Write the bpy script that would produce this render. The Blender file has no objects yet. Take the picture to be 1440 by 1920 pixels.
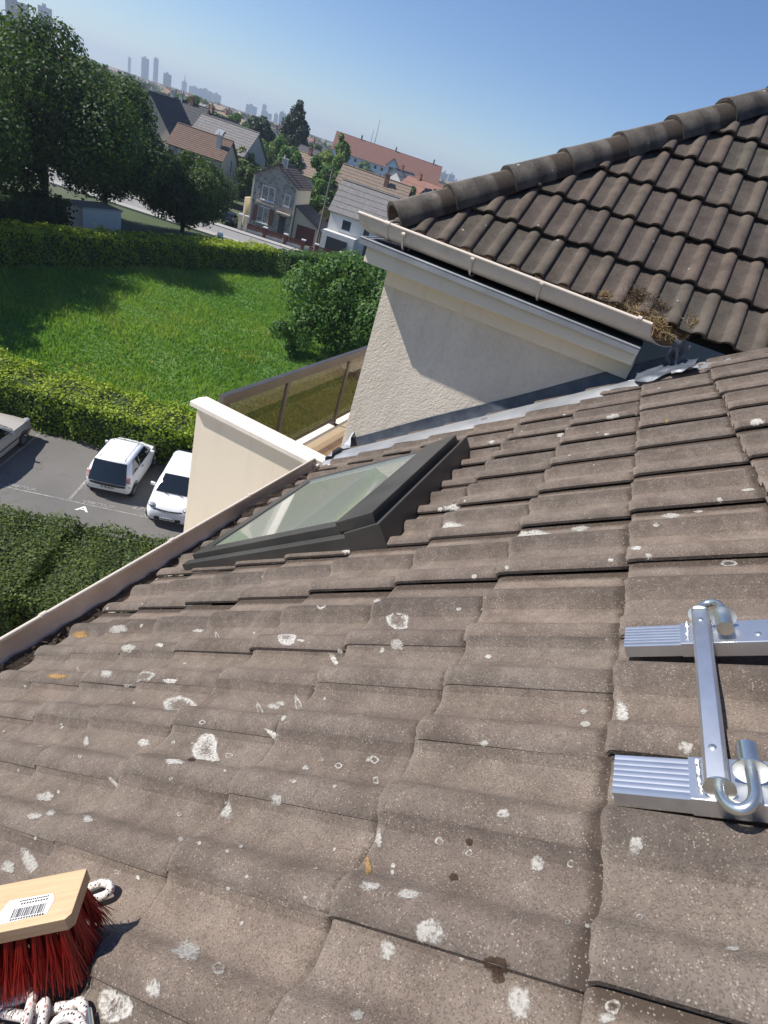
import bpy, bmesh, math, random
import numpy as np
from mathutils import Matrix, Vector, Euler
from mathutils.bvhtree import BVHTree

random.seed(7)
rng = np.random.default_rng(11)
S = bpy.context.scene
COL = S.collection
rad = math.radians

# ------------------------------------------------------------------ camera
# World: the camera stands at the origin, +Y runs along the eaves of the near roof,
# +X runs up its slope, the car park lies at z = -13 m.
CR = np.array([[0.87188329, 0.43656412, -0.22188126],
               [0.40610, -0.38980, 0.82653],
               [0.27449, -0.81104, -0.51715]])
def _orth():
    up = -np.array([-552., 1631., 1040.]); up /= np.linalg.norm(up)
    g = np.array([500., -470., 1040.]); g -= up * (g @ up); g /= np.linalg.norm(g)
    return np.array([np.cross(g, up), g, up])
CR = _orth()
cam_d = bpy.data.cameras.new("camera")
cam = bpy.data.objects.new("camera", cam_d); COL.objects.link(cam)
right, up_, fwd = CR @ np.array([1, 0, 0]), CR @ np.array([0, -1, 0]), CR @ np.array([0, 0, 1])
M = Matrix.Identity(4)
for i in range(3):
    M[i][0], M[i][1], M[i][2] = right[i], up_[i], -fwd[i]
cam.matrix_world = M
cam_d.sensor_fit = 'HORIZONTAL'; cam_d.sensor_width = 36.0; cam_d.lens = 26.0
cam_d.clip_start = 0.02; cam_d.clip_end = 20000
S.camera = cam

# ------------------------------------------------------------------ sky, sun, exposure
SUN_EL, SUN_AZ = 48.0, 250.0
world = bpy.data.worlds.new("World"); S.world = world; world.use_nodes = True
nt = world.node_tree; nt.nodes.clear()
sky = nt.nodes.new('ShaderNodeTexSky'); sky.sky_type = 'NISHITA'; sky.sun_disc = False
sky.sun_elevation = rad(SUN_EL); sky.sun_rotation = rad(SUN_AZ)
sky.air_density = 1.0; sky.dust_density = 0.0; sky.ozone_density = 7.0; sky.altitude = 60
bg = nt.nodes.new('ShaderNodeBackground'); bg.inputs['Strength'].default_value = 0.094
wo = nt.nodes.new('ShaderNodeOutputWorld')
hsv = nt.nodes.new('ShaderNodeHueSaturation'); hsv.inputs['Saturation'].default_value = 1.04; hsv.inputs['Hue'].default_value = 0.506
nt.links.new(sky.outputs[0], hsv.inputs['Color']); nt.links.new(hsv.outputs[0], bg.inputs[0]); nt.links.new(bg.outputs[0], wo.inputs[0])
sun_v = Vector((-math.cos(rad(SUN_EL)) * math.cos(rad(20)), -math.cos(rad(SUN_EL)) * math.sin(rad(20)), math.sin(rad(SUN_EL))))
sl = bpy.data.lights.new("sun", 'SUN'); sl.energy = 5.0; sl.angle = rad(0.55); sl.color = (1.0, 0.945, 0.87)
so = bpy.data.objects.new("sun", sl); COL.objects.link(so)
so.rotation_euler = sun_v.to_track_quat('Z', 'Y').to_euler()
S.view_settings.view_transform = 'Standard'; S.view_settings.look = 'None'
S.view_settings.gamma = 1.0; S.view_settings.exposure = 0.42; S.view_settings.use_curve_mapping = False
S.render.engine = 'CYCLES'
S.cycles.max_bounces = 8; S.cycles.transparent_max_bounces = 16
S.cycles.volume_bounces = 0
S.cycles.use_denoising = True

# ------------------------------------------------------------------ helpers
GZ = -13.0
def ray(px, py):
    d = CR @ np.array([px - 720., py - 960., 1040.]); return d / np.linalg.norm(d)
def at_z(px, py, z=GZ):
    d = ray(px, py); return Vector(d * (z / d[2]))
def at_y(px, py, y):
    d = ray(px, py); return Vector(d * (y / d[1]))
def depth_of(P): return float((CR.T @ np.array(P))[2])
def height_at(px, py, P):
    d = ray(px, py); return d[2] * math.hypot(P[0], P[1]) / math.hypot(d[0], d[1])

WM = {}
def wm(o): return WM.get(o.name, Matrix.Identity(4)) if o else Matrix.Identity(4)
def setp(o, p):
    if p is not None:
        o.parent = p; o.matrix_parent_inverse = wm(p).inverted()
def tag(o, label=None, cat=None, group=None, kind=None):
    if label: o['label'] = label
    if cat: o['category'] = cat
    if group: o['group'] = group
    if kind: o['kind'] = kind
    return o
def thing(name, label, cat, loc=(0, 0, 0), group=None):
    o = bpy.data.objects.new(name, None); COL.objects.link(o)
    o.empty_display_size = .2
    o.location = loc; WM[o.name] = Matrix.Translation(loc)
    return tag(o, label, cat, group)
def place(root, loc, rz=0):
    root.location = loc; root.rotation_euler = (0, 0, rz)
def link(name, me, parent=None, M=None):
    o = bpy.data.objects.new(name, me); COL.objects.link(o)
    if M is not None:
        o.matrix_basis = M; WM[o.name] = M
    setp(o, parent)
    return o
def copy_tree(o, parent=None):
    c = o.copy(); COL.objects.link(c)
    if parent is not None: c.parent = parent
    for ch in list(o.children): copy_tree(ch, c)
    return c

class MB:
    def __init__(self): self.v = []; self.f = []; self.m = []
    def add(self, vs, fs, mat=0):
        b = len(self.v); self.v += [tuple(map(float, x)) for x in vs]
        self.f += [tuple(b + i for i in f) for f in fs]; self.m += [mat] * len(fs)
        return self
    def obox(self, p, a, b, c, mat=0):
        p, a, b, c = map(Vector, (p, a, b, c))
        v = [p, p + a, p + a + b, p + b, p + c, p + a + c, p + a + b + c, p + b + c]
        return self.add(v, [(0, 3, 2, 1), (4, 5, 6, 7), (0, 1, 5, 4), (1, 2, 6, 5), (2, 3, 7, 6), (3, 0, 4, 7)], mat)
    def box(self, x0, x1, y0, y1, z0, z1, mat=0):
        return self.obox((x0, y0, z0), (x1 - x0, 0, 0), (0, y1 - y0, 0), (0, 0, z1 - z0), mat)
    def prism(self, poly, ext, mat=0):
        n = len(poly); P = [Vector(p) for p in poly]; e = Vector(ext)
        return self.add(P + [p + e for p in P], [tuple(range(n))[::-1], tuple(range(n, 2 * n))] +
                        [(i, (i + 1) % n, n + (i + 1) % n, n + i) for i in range(n)], mat)
    def tube(self, pts, r, n=8, mat=0, caps=True):
        P = [Vector(p) for p in pts]; R = r if isinstance(r, (list, tuple)) else [r] * len(P)
        ref = None; vs = []; fs = []
        for i, p in enumerate(P):
            d = (P[min(i + 1, len(P) - 1)] - P[max(i - 1, 0)]).normalized()
            if ref is None:
                ref = d.orthogonal().normalized()
            ref = (ref - d * ref.dot(d)).normalized(); b = d.cross(ref)
            for k in range(n):
                a = 2 * math.pi * k / n
                vs.append(p + (ref * math.cos(a) + b * math.sin(a)) * R[i])
        for i in range(len(P) - 1):
            for k in range(n):
                fs.append((i * n + k, i * n + (k + 1) % n, (i + 1) * n + (k + 1) % n, (i + 1) * n + k))
        if caps:
            fs.append(tuple(range(n))[::-1]); fs.append(tuple(range((len(P) - 1) * n, len(P) * n)))
        return self.add(vs, fs, mat)
    def sheet(self, rows, mat=0):
        n = len(rows[0]); vs = [p for r in rows for p in r]; fs = []
        for i in range(len(rows) - 1):
            for k in range(n - 1):
                fs.append((i * n + k, i * n + k + 1, (i + 1) * n + k + 1, (i + 1) * n + k))
        return self.add(vs, fs, mat)
    def build(self, name, mats, parent=None, smooth=None, bevel=0, recalc=True, kind=None, M=None):
        me = bpy.data.meshes.new(name); me.from_pydata(self.v, [], self.f)
        for m in (mats if isinstance(mats, (list, tuple)) else [mats]): me.materials.append(m)
        if any(self.m): me.polygons.foreach_set('material_index', self.m)
        if recalc or bevel:
            bm = bmesh.new(); bm.from_mesh(me)
            if recalc: bmesh.ops.recalc_face_normals(bm, faces=bm.faces)
            if bevel:
                es = [e for e in bm.edges if len(e.link_faces) == 2 and e.calc_face_angle(0) > 0.6]
                bmesh.ops.bevel(bm, geom=es, offset=bevel, segments=2, affect='EDGES', profile=.6, clamp_overlap=True)
            bm.to_mesh(me); bm.free()
        if smooth is not None:
            me.polygons.foreach_set('use_smooth', [True] * len(me.polygons))
            me.set_sharp_from_angle(angle=rad(smooth))
        me.update()
        o = link(name, me, parent, M)
        if kind: o['kind'] = kind
        return o

# ------------------------------------------------------------------ materials
def mat(name):
    m = bpy.data.materials.new(name); m.use_nodes = True
    n = m.node_tree.nodes; return m, m.node_tree, n['Principled BSDF'], n
def N(nt, typ, ins=None, **kw):
    n = nt.nodes.new(typ)
    for k, v in kw.items(): setattr(n, k, v)
    for k, v in (ins or {}).items():
        if hasattr(v, 'is_linked') or isinstance(v, bpy.types.NodeSocket): nt.links.new(v, n.inputs[k])
        else: n.inputs[k].default_value = v
    return n
def ramp(nt, src, stops):
    r = nt.nodes.new('ShaderNodeValToRGB'); e = r.color_ramp.elements
    while len(e) < len(stops): e.new(.5)
    for el, (p, c) in zip(e, stops):
        el.position = p; el.color = c if len(c) == 4 else (*c, 1)
    nt.links.new(src, r.inputs[0]); return r.outputs[0]
def mixc(nt, f, a, b, mode='MIX'):
    n = nt.nodes.new('ShaderNodeMix'); n.data_type = 'RGBA'; n.blend_type = mode
    for k, v in ((0, f), (6, a), (7, b)):
        if isinstance(v, bpy.types.NodeSocket): nt.links.new(v, n.inputs[k])
        else: n.inputs[k].default_value = v if k == 0 or len(v) == 4 else (*v, 1)
    return n.outputs[2]
def mth(nt, op, a, b=0.0, c=None):
    n = nt.nodes.new('ShaderNodeMath'); n.operation = op
    for k, v in enumerate((a, b, c)):
        if v is None: continue
        if isinstance(v, bpy.types.NodeSocket): nt.links.new(v, n.inputs[k])
        else: n.inputs[k].default_value = v
    return n.outputs[0]
def noise(nt, vec, scale, detail=3, rough=.55):
    n = N(nt, 'ShaderNodeTexNoise', {'Scale': scale, 'Detail': detail, 'Roughness': rough})
    if vec is not None: nt.links.new(vec, n.inputs['Vector'])
    return n.outputs['Fac']
def bump(nt, h, strength=.3, dist=.01):
    return N(nt, 'ShaderNodeBump', {'Height': h, 'Strength': strength, 'Distance': dist}).outputs[0]
def simple(name, c1, c2=None, scale=6, rough=.7, metal=0, bmp=0, bscale=60, bdist=.003, spec=.5, obj=True):
    m, t, b, n = mat(name)
    tc = N(t, 'ShaderNodeTexCoord').outputs['Object' if obj else 'Generated']
    if c2:
        t.links.new(ramp(t, noise(t, tc, scale, 5), [(.33, c1), (.67, c2)]), b.inputs['Base Color'])
    else: b.inputs['Base Color'].default_value = (*c1, 1)
    b.inputs['Roughness'].default_value = rough; b.inputs['Metallic'].default_value = metal
    b.inputs['Specular IOR Level'].default_value = spec
    if bmp: t.links.new(bump(t, noise(t, tc, bscale, 4), bmp, bdist), b.inputs['Normal'])
    return m

def tile_material(name, dark, mid, pale, speck=1.0, lichen=.0, hip=False):
    m, t, b, n = mat(name)
    tc = N(t, 'ShaderNodeTexCoord').outputs['Object']
    rnd = N(t, 'ShaderNodeObjectInfo').outputs['Random']
    off = N(t, 'ShaderNodeCombineXYZ', {0: mth(t, 'MULTIPLY', rnd, 37.), 1: mth(t, 'MULTIPLY', rnd, 91.), 2: 0.}).outputs[0]
    P = N(t, 'ShaderNodeVectorMath', {0: tc, 1: off}, operation='ADD').outputs[0]
    big = noise(t, P, 9, 4, .6); med = noise(t, P, 45, 4, .65); fine = noise(t, P, 420, 2, .6)
    c = ramp(t, big, [(.28, dark), (.5, mid), (.74, pale)])
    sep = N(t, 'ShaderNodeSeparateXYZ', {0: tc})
    wear_shade = ramp(t, mth(t, 'DIVIDE', sep.outputs[0], .32),
                [(0, (.5,) * 3), (.1, (.85,) * 3), (.21, (.8,) * 3), (.235, (.35,) * 3), (.47, (.3,) * 3), (.5, (.6,) * 3), (.58, (.85,) * 3), (.69, (.8,) * 3), (.72, (.35,) * 3), (.97, (.3,) * 3)] if hip else  # hip: paler rolls, darker pans; weathering plus relief shading put into the colour
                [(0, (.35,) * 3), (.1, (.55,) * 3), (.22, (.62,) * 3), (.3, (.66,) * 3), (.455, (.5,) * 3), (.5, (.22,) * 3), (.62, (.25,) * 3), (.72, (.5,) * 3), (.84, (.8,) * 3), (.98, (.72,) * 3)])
    wn = mth(t, 'ADD', mth(t, 'MULTIPLY', wear_shade, 1.3), mth(t, 'MULTIPLY', med, .65))
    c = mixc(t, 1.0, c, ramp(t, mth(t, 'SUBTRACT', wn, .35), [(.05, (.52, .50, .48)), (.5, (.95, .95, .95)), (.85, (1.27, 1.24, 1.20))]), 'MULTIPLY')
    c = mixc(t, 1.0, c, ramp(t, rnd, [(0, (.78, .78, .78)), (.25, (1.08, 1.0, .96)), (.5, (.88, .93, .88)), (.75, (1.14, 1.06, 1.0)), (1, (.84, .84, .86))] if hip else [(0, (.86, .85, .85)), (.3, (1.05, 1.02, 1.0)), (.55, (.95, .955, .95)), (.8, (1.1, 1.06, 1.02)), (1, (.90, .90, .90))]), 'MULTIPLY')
    # dark grime towards the tail joint
    g = noise(t, P, 16, 5, .7)
    c = mixc(t, ramp(t, g, [(.58, (0,) * 3), (.76, (.4,) * 3)]), c, (dark[0] * .6, dark[1] * .48, dark[2] * .46))
    # dirt caught in the side laps and along the head joint, paler worn tail edge
    jn = mth(t, 'MULTIPLY', mth(t, 'SUBTRACT', noise(t, P, 55, 4, .7), .5), .030)
    yy = mth(t, 'ADD', sep.outputs[1], jn); xx = mth(t, 'ADD', sep.outputs[0], mth(t, 'MULTIPLY', jn, .7))
    head = ramp(t, mth(t, 'MULTIPLY', yy, -1.), [(.296, (0,) * 3), (.311, (.8,) * 3)])
    lap_ = ramp(t, xx, [(.272, (0,) * 3), (.289, (.85,) * 3)])
    if not hip:
        c = mixc(t, mth(t, 'MAXIMUM', head, lap_), c, (.040, .028, .020))
        c = mixc(t, ramp(t, mth(t, 'ADD', yy, .02), [(.006, (0,) * 3), (.016, (.30,) * 3)]), c, (.27, .225, .185))
    # pale aggregate grains
    vo = N(t, 'ShaderNodeTexVoronoi', {'Scale': 430., 'Vector': P})
    vr = N(t, 'ShaderNodeSeparateColor', {0: vo.outputs['Color']}).outputs[0]
    gr = mth(t, 'MULTIPLY', mth(t, 'GREATER_THAN', vr, .86), mth(t, 'LESS_THAN', vo.outputs['Distance'], .5))
    gr = mth(t, 'MULTIPLY', gr, mth(t, 'MULTIPLY', ramp(t, med, [(.35, (.15,) * 3), (.6, (1,) * 3)]), .8 * speck))
    c = mixc(t, gr, c, (.44, .38, .32))
    vb = N(t, 'ShaderNodeTexVoronoi', {'Scale': 560., 'Vector': P})
    vbr = N(t, 'ShaderNodeSeparateColor', {0: vb.outputs['Color']}).outputs[1]
    c = mixc(t, mth(t, 'MULTIPLY', mth(t, 'GREATER_THAN', vbr, .74), .42), c, (dark[0] * .45, dark[1] * .42, dark[2] * .4))
    # small crustose lichen discs
    vl = N(t, 'ShaderNodeTexVoronoi', {'Scale': 26., 'Vector': P, 'Randomness': 1.})
    lr = N(t, 'ShaderNodeSeparateColor', {0: vl.outputs['Color']})
    rr = mth(t, 'MULTIPLY', lr.outputs[1], .24)
    dd = mth(t, 'ADD', vl.outputs['Distance'], mth(t, 'MULTIPLY', mth(t, 'SUBTRACT', noise(t, P, 130, 2), .5), .16))
    lm = mth(t, 'MULTIPLY', mth(t, 'GREATER_THAN', lr.outputs[0], 1 - lichen), mth(t, 'LESS_THAN', dd, rr))
    lm = mth(t, 'MULTIPLY', lm, mth(t, 'ADD', .25, mth(t, 'MULTIPLY', noise(t, P, 260, 2), .9)))
    c = mixc(t, lm, c, (.42, .41, .37))
    t.links.new(c, b.inputs['Base Color'])
    b.inputs['Roughness'].default_value = .86; b.inputs['Specular IOR Level'].default_value = .3
    hh = mth(t, 'ADD', mth(t, 'MULTIPLY', fine, .5), mth(t, 'ADD', mth(t, 'MULTIPLY', med, .6), mth(t, 'MULTIPLY', gr, .25)))
    t.links.new(bump(t, hh, .55, .0035), b.inputs['Normal'])
    return m

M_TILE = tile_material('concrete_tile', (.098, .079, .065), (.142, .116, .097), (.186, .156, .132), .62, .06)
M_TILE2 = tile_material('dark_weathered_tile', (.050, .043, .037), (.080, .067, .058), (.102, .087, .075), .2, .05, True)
M_RIDGE = tile_material('ridge_tile', (.045, .042, .038), (.082, .075, .066), (.13, .12, .105), .3, .08)
M_PVC = simple('cream_pvc', (.56, .48, .40), (.66, .58, .49), 3, .42, bmp=.05, bscale=30)
M_PVC_DIRTY = simple('stained_cream_pvc', (.40, .30, .22), (.66, .55, .45), 3, .6, bmp=.1)
M_ZINC = simple('zinc_sheet', (.25, .26, .275), (.35, .36, .375), 5, .55, metal=.45, bmp=.10, bscale=14, bdist=.01)
M_LEAD = simple('dull_lead_sheet', (.045, .055, .075), (.11, .125, .15), 7, .5, metal=.25, bmp=.3, bscale=18, bdist=.01)
M_FRAMEDK = simple('dark_grey_cladding', (.060, .057, .052), (.088, .083, .075), 4, .42, metal=.3)
M_BLACK = simple('black_underside', (.012, .011, .01), None, rough=.9)
M_DARKWOOD = simple('roof_underlay', (.03, .026, .022), (.05, .044, .038), 6, .9)
M_CREAM = simple('cream_paint', (.70, .61, .47), (.77, .68, .54), 2, .75, bmp=.1, bscale=90)
M_COPING = simple('white_coping', (.74, .66, .56), (.83, .77, .68), 5, .7, bmp=.1, bscale=60)
M_PARAPET = simple('cream_render', (.76, .665, .54), (.80, .705, .58), .8, .8, bmp=.06, bscale=200)
def streaky(name, c, dirt, amt, rough=.8):
    m, t, b, n = mat(name)
    tc = N(t, 'ShaderNodeTexCoord').outputs['Object']
    st = noise(t, N(t, 'ShaderNodeMapping', {'Vector': tc, 'Scale': (7., 7., .7)}).outputs[0], 1.5, 5, .7)
    k = mixc(t, ramp(t, noise(t, tc, 1.1, 4), [(.3, (0,) * 3), (.7, (.5,) * 3)]), c, tuple(x * .93 for x in c))
    k = mixc(t, ramp(t, st, [(.52, (0,) * 3), (.8, (amt,) * 3)]), k, dirt)
    k = mixc(t, ramp(t, noise(t, tc, 38, 3, .7), [(.64, (0,) * 3), (.74, (amt * .6,) * 3)]), k, dirt)
    t.links.new(k, b.inputs['Base Color']); b.inputs['Roughness'].default_value = rough
    t.links.new(bump(t, noise(t, tc, 160, 3), .12, .003), b.inputs['Normal'])
    return m
M_PARAPET = streaky('cream_render', (.82, .72, .58), (.55, .46, .36), .3)
M_COPING = streaky('white_coping', (.84, .77, .67), (.42, .36, .29), .55, .7)
M_CREAM = streaky('cream_paint', (.78, .69, .54), (.46, .38, .28), .45, .75)
M_PVC = streaky('cream_pvc', (.66, .58, .49), (.36, .29, .22), .45, .42)
M_BROWNMETAL = simple('brown_powder_coat', (.062, .055, .052), (.082, .074, .070), 3, .38, metal=.2)
M_ALU = simple('bright_aluminium', (.66, .67, .69), (.74, .75, .77), 30, .40, metal=.95, bmp=.05, bscale=300, bdist=.001)
M_STEEL = simple('galvanised_steel', (.60, .63, .62), (.74, .75, .70), 40, .28, metal=.95, bmp=.06, bscale=200, bdist=.001)
M_RUBBER = simple('tyre_rubber', (.015, .015, .016), None, rough=.8)
M_WHITECAR = simple('white_car_paint', (.80, .81, .82), None, rough=.22, spec=.6)
M_GREYCAR = simple('grey_beige_car_paint', (.40, .375, .34), (.43, .40, .365), 1, .3, spec=.6)
M_CARGLASS = simple('car_glass', (.012, .016, .02), None, rough=.05, spec=.8)
M_CARBLACK = simple('car_black_plastic', (.02, .02, .021), None, rough=.5)
M_CHROME = simple('chrome', (.75, .75, .76), None, rough=.12, metal=1)
M_LAMP = simple('lamp_lens', (.10, .11, .12), (.55, .56, .58), 18, .08, spec=.9)
M_TAIL = simple('tail_lamp', (.40, .10, .09), (.66, .58, .56), 9, .12)
M_PLATE = simple('number_plate', (.62, .62, .6), None, rough=.4)
M_INK = simple('black_ink', (.02, .02, .022), None, rough=.6)
M_ROADPAINT = None

def stucco_material():
    m, t, b, n = mat('rough_stucco')
    tc = N(t, 'ShaderNodeTexCoord').outputs['Object']
    w = noise(t, tc, 22, 3, .6)
    v = N(t, 'ShaderNodeTexVoronoi', {'Scale': 72., 'Vector': N(t, 'ShaderNodeVectorMath', {0: tc, 1: N(t, 'ShaderNodeCombineXYZ', {0: mth(t, 'MULTIPLY', w, .07), 2: mth(t, 'MULTIPLY', w, .09)}).outputs[0]}, operation='ADD').outputs[0]}, feature='SMOOTH_F1')
    h = mth(t, 'ADD', mth(t, 'MULTIPLY', v.outputs['Distance'], .8), mth(t, 'ADD', noise(t, tc, 60, 4, .7), mth(t, 'MULTIPLY', noise(t, tc, 220, 2), .35)))
    c = ramp(t, noise(t, tc, 1.6, 5, .6), [(.3, (.66, .58, .47)), (.7, (.76, .68, .56))])
    c = mixc(t, ramp(t, noise(t, tc, 30, 4, .7), [(.45, (0,) * 3), (.8, (.35,) * 3)]), c, (.40, .375, .33))
    st = noise(t, N(t, 'ShaderNodeMapping', {'Vector': tc, 'Scale': (9., 9., .9)}).outputs[0], 1.3, 5, .7)
    c = mixc(t, ramp(t, st, [(.50, (0,) * 3), (.78, (.4,) * 3)]), c, (.40, .36, .30))
    t.links.new(c, b.inputs['Base Color']); b.inputs['Roughness'].default_value = .92
    b.inputs['Specular IOR Level'].default_value = .2
    t.links.new(bump(t, h, .45, .007), b.inputs['Normal'])
    return m
M_STUCCO = stucco_material()

def asphalt_material(name, c1, c2, sc=.35):
    m, t, b, n = mat(name)
    tc = N(t, 'ShaderNodeTexCoord').outputs['Object']
    c = ramp(t, noise(t, tc, sc, 6, .65), [(.3, c1), (.7, c2)])
    c = mixc(t, ramp(t, noise(t, tc, 26, 3, .8), [(.35, (0,) * 3), (.75, (.35,) * 3)]), c, tuple(x * 1.5 for x in c2))
    c = mixc(t, ramp(t, noise(t, tc, 2.1, 5, .75), [(.58, (0,) * 3), (.68, (.5,) * 3)]), c, tuple(x * .62 for x in c1))
    t.links.new(c, b.inputs['Base Color']); b.inputs['Roughness'].default_value = .88
    t.links.new(bump(t, noise(t, tc, 120, 3), .4, .01), b.inputs['Normal'])
    return m
M_ASPHALT = asphalt_material('car_park_asphalt', (.115, .110, .104), (.155, .148, .138))
M_ROAD = asphalt_material('road_asphalt', (.20, .195, .19), (.26, .255, .245))
M_PAVE = asphalt_material('pavement', (.30, .29, .27), (.37, .355, .33))

def leaf_material(name, cols, trans=.35, rough=.6):
    m, t, b, n = mat(name)
    a = N(t, 'ShaderNodeAttribute', attribute_name='rnd').outputs['Fac']
    r = N(t, 'ShaderNodeObjectInfo').outputs['Random']
    f = mth(t, 'ADD', mth(t, 'MULTIPLY', a, .85), mth(t, 'MULTIPLY', r, .15))
    k = len(cols)
    c = ramp(t, f, [(i / (k - 1), cc) for i, cc in enumerate(cols)])
    t.links.new(c, b.inputs['Base Color']); b.inputs['Roughness'].default_value = rough
    b.inputs['Specular IOR Level'].default_value = .35
    tr = N(t, 'ShaderNodeBsdfTranslucent', {0: mixc(t, 1., c, (1.25, 1.35, .55), 'MULTIPLY')})
    mx = N(t, 'ShaderNodeMixShader', {0: trans, 1: b.outputs[0], 2: tr.outputs[0]})
    t.links.new(mx.outputs[0], n['Material Output'].inputs[0])
    return m
M_LEAF_DARK = leaf_material('dark_leaves', [(.026, .055, .016), (.055, .10, .024), (.10, .155, .042)])
M_LEAF_MID = leaf_material('mid_green_leaves', [(.04, .095, .024), (.08, .165, .038), (.15, .25, .06)])
M_LEAF_LIGHT = leaf_material('pale_green_leaves', [(.09, .15, .04), (.15, .22, .06), (.22, .28, .085)])
M_LEAF_YELLOW = leaf_material('yellow_green_leaves', [(.055, .12, .016), (.25, .34, .025), (.55, .58, .05)])
M_LEAF_HEDGE = leaf_material('olive_hedge_leaves', [(.035, .055, .014), (.075, .115, .022), (.17, .21, .045)])
M_LEAF_CONIFER = leaf_material('conifer_needles', [(.012, .028, .016), (.022, .045, .022), (.034, .06, .027)], .1)
M_LEAF_GRASS = leaf_material('grass_blades', [(.085, .19, .03), (.13, .26, .045), (.20, .33, .06), (.31, .36, .10)], .4)
M_LEAF_BROWN = leaf_material('brownish_shrub_leaves', [(.05, .06, .025), (.08, .09, .035), (.12, .10, .045)])
M_BARK = simple('bark', (.05, .042, .034), (.09, .075, .06), 8, .9, bmp=.4, bscale=20, bdist=.03)
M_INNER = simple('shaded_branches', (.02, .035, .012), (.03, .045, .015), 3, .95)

def grass_ground():
    m, t, b, n = mat('meadow_soil')
    tc = N(t, 'ShaderNodeTexCoord').outputs['Object']
    c = ramp(t, noise(t, tc, .5, 6, .65), [(.3, (.08, .16, .03)), (.55, (.11, .21, .04)), (.75, (.16, .22, .06))])
    t.links.new(c, b.inputs['Base Color']); b.inputs['Roughness'].default_value = .95
    t.links.new(bump(t, noise(t, tc, 9, 5, .8), .8, .12), b.inputs['Normal'])
    return m
M_MEADOW = grass_ground()
def far_ground():
    m, t, b, n = mat('suburban_ground')
    tc = N(t, 'ShaderNodeTexCoord').outputs['Object']
    c = ramp(t, noise(t, tc, .035, 8, .7), [(.3, (.035, .06, .022)), (.48, (.06, .085, .03)), (.6, (.12, .115, .09)), (.72, (.05, .075, .028))])
    t.links.new(c, b.inputs['Base Color']); b.inputs['Roughness'].default_value = .95
    return m
M_FAR = far_ground()
# ------------------------------------------------------------------ ground, car park, road
PITCH = rad(37.5); sn, cs = math.sin(PITCH), math.cos(PITCH); K = .66
D1, T1, N1 = Vector((-cs, 0, -sn)), Vector((0, 1, 0)), Vector((-sn, 0, cs))
O1 = -K * N1
def rp(s, t, h=0.): return O1 + D1 * s + T1 * t + N1 * h
E2 = Vector((0, 3.689, -.268)); D2, N2 = Vector((0, -cs, -sn)), Vector((0, -sn, cs))
def hp(x, sl, h=0.): return E2 + Vector((x, 0, 0)) - D2 * sl + N2 * h
def mat_from(x, y, z, p):
    return Matrix(((x[0], y[0], z[0], p[0]), (x[1], y[1], z[1], p[1]), (x[2], y[2], z[2], p[2]), (0, 0, 0, 1)))

def flat(name, poly, z, m, kind='structure', thick=0):
    b = MB()
    if thick: b.prism([(x, y, z - thick) for x, y in poly], (0, 0, thick))
    else: b.add([(x, y, z) for x, y in poly], [tuple(range(len(poly)))])
    o = b.build(name, m)
    if kind: o['kind'] = kind
    return o
g = MB(); R_ = 9000
rings = [0, 60, 150, 400, 1000, 2500, 5200]
vs = [(0, 0, GZ - .06)]; fs = []
for ri, r in enumerate(rings[1:]):
    for k in range(48):
        a = 2 * math.pi * k / 48; vs.append((r * math.cos(a), r * math.sin(a), GZ - .06))
for k in range(48): fs.append((0, 1 + k, 1 + (k + 1) % 48))
for ri in range(len(rings) - 2):
    for k in range(48):
        a, b_ = 1 + ri * 48 + k, 1 + ri * 48 + (k + 1) % 48
        fs.append((a, a + 48, b_ + 48, b_))
g.add(vs, fs); go = g.build('ground', M_FAR); go['kind'] = 'structure'

# parking axes
PE1, PE2 = Vector((.90, .43, 0)).normalized(), Vector((-.43, .90, 0)).normalized()
PO = Vector((-14.42, 12.02, 0))                 # a bay corner
def pk(a, b, z=GZ): v = PO + PE1 * a + PE2 * b; return Vector((v.x, v.y, z))
lot = flat('car_park', [pk(-14, -5.2).xy, pk(16, -5.2).xy, pk(16, 5.9).xy, pk(-14, 5.9).xy], GZ, M_ASPHALT)
# meadow sheet with gentle relief
def meadow_z(x, y):
    return GZ + .16 + .10 * math.sin(x * .33 + 1.3 * math.sin(y * .21)) + .07 * math.sin(y * .6 + x * .4)
rows = []
nx, ny = 46, 60
for j in range(ny + 1):
    r = []
    for i in range(nx + 1):
        u, v = i / nx, j / ny
        y = 4 + v * 66
        x0 = -37.5; x1 = -8 + max(0, (y - 18)) * .1
        x = x0 + (x1 - x0) * u
        q = Vector((x, y, 0)) - PO; bb = q.dot(PE2)
        z = meadow_z(x, y) if bb > 6.2 else GZ - .10
        r.append((x, y, z))
    rows.append(r)
mo = MB().sheet(rows).build('meadow', M_MEADOW, smooth=60, recalc=False); mo['kind'] = 'structure'

# street beyond the far hedge
RO, RD = Vector((-51.7, 64.1, 0)), Vector((.946, .324, 0)).normalized(); RN = Vector((-RD.y, RD.x, 0))
def rd(a, b, z=GZ): v = RO + RD * a + RN * b; return Vector((v.x, v.y, z))
flat('road', [rd(-60, -5.2).xy, rd(60, -5.2).xy, rd(60, .2).xy, rd(-60, .2).xy], GZ + .03, M_ROAD)
flat('pavement', [rd(-60, .2).xy, rd(60, .2).xy, rd(60, 1.9).xy, rd(-60, 1.9).xy], GZ + .15, M_PAVE, thick=.2)
flat('pavement', [rd(-60, -6.9).xy, rd(60, -6.9).xy, rd(60, -5.2).xy, rd(-60, -5.2).xy], GZ + .15, M_PAVE, thick=.2)

# ------------------------------------------------------------------ the apartment building
B = thing('apartment_building', 'cream apartment building whose brown tiled roofs fill the foreground', 'building', (0, 0, GZ))
def ln(name, o_mesh_builder, m, parent=B, **k): return o_mesh_builder.build(name, m, parent, **k)

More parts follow.
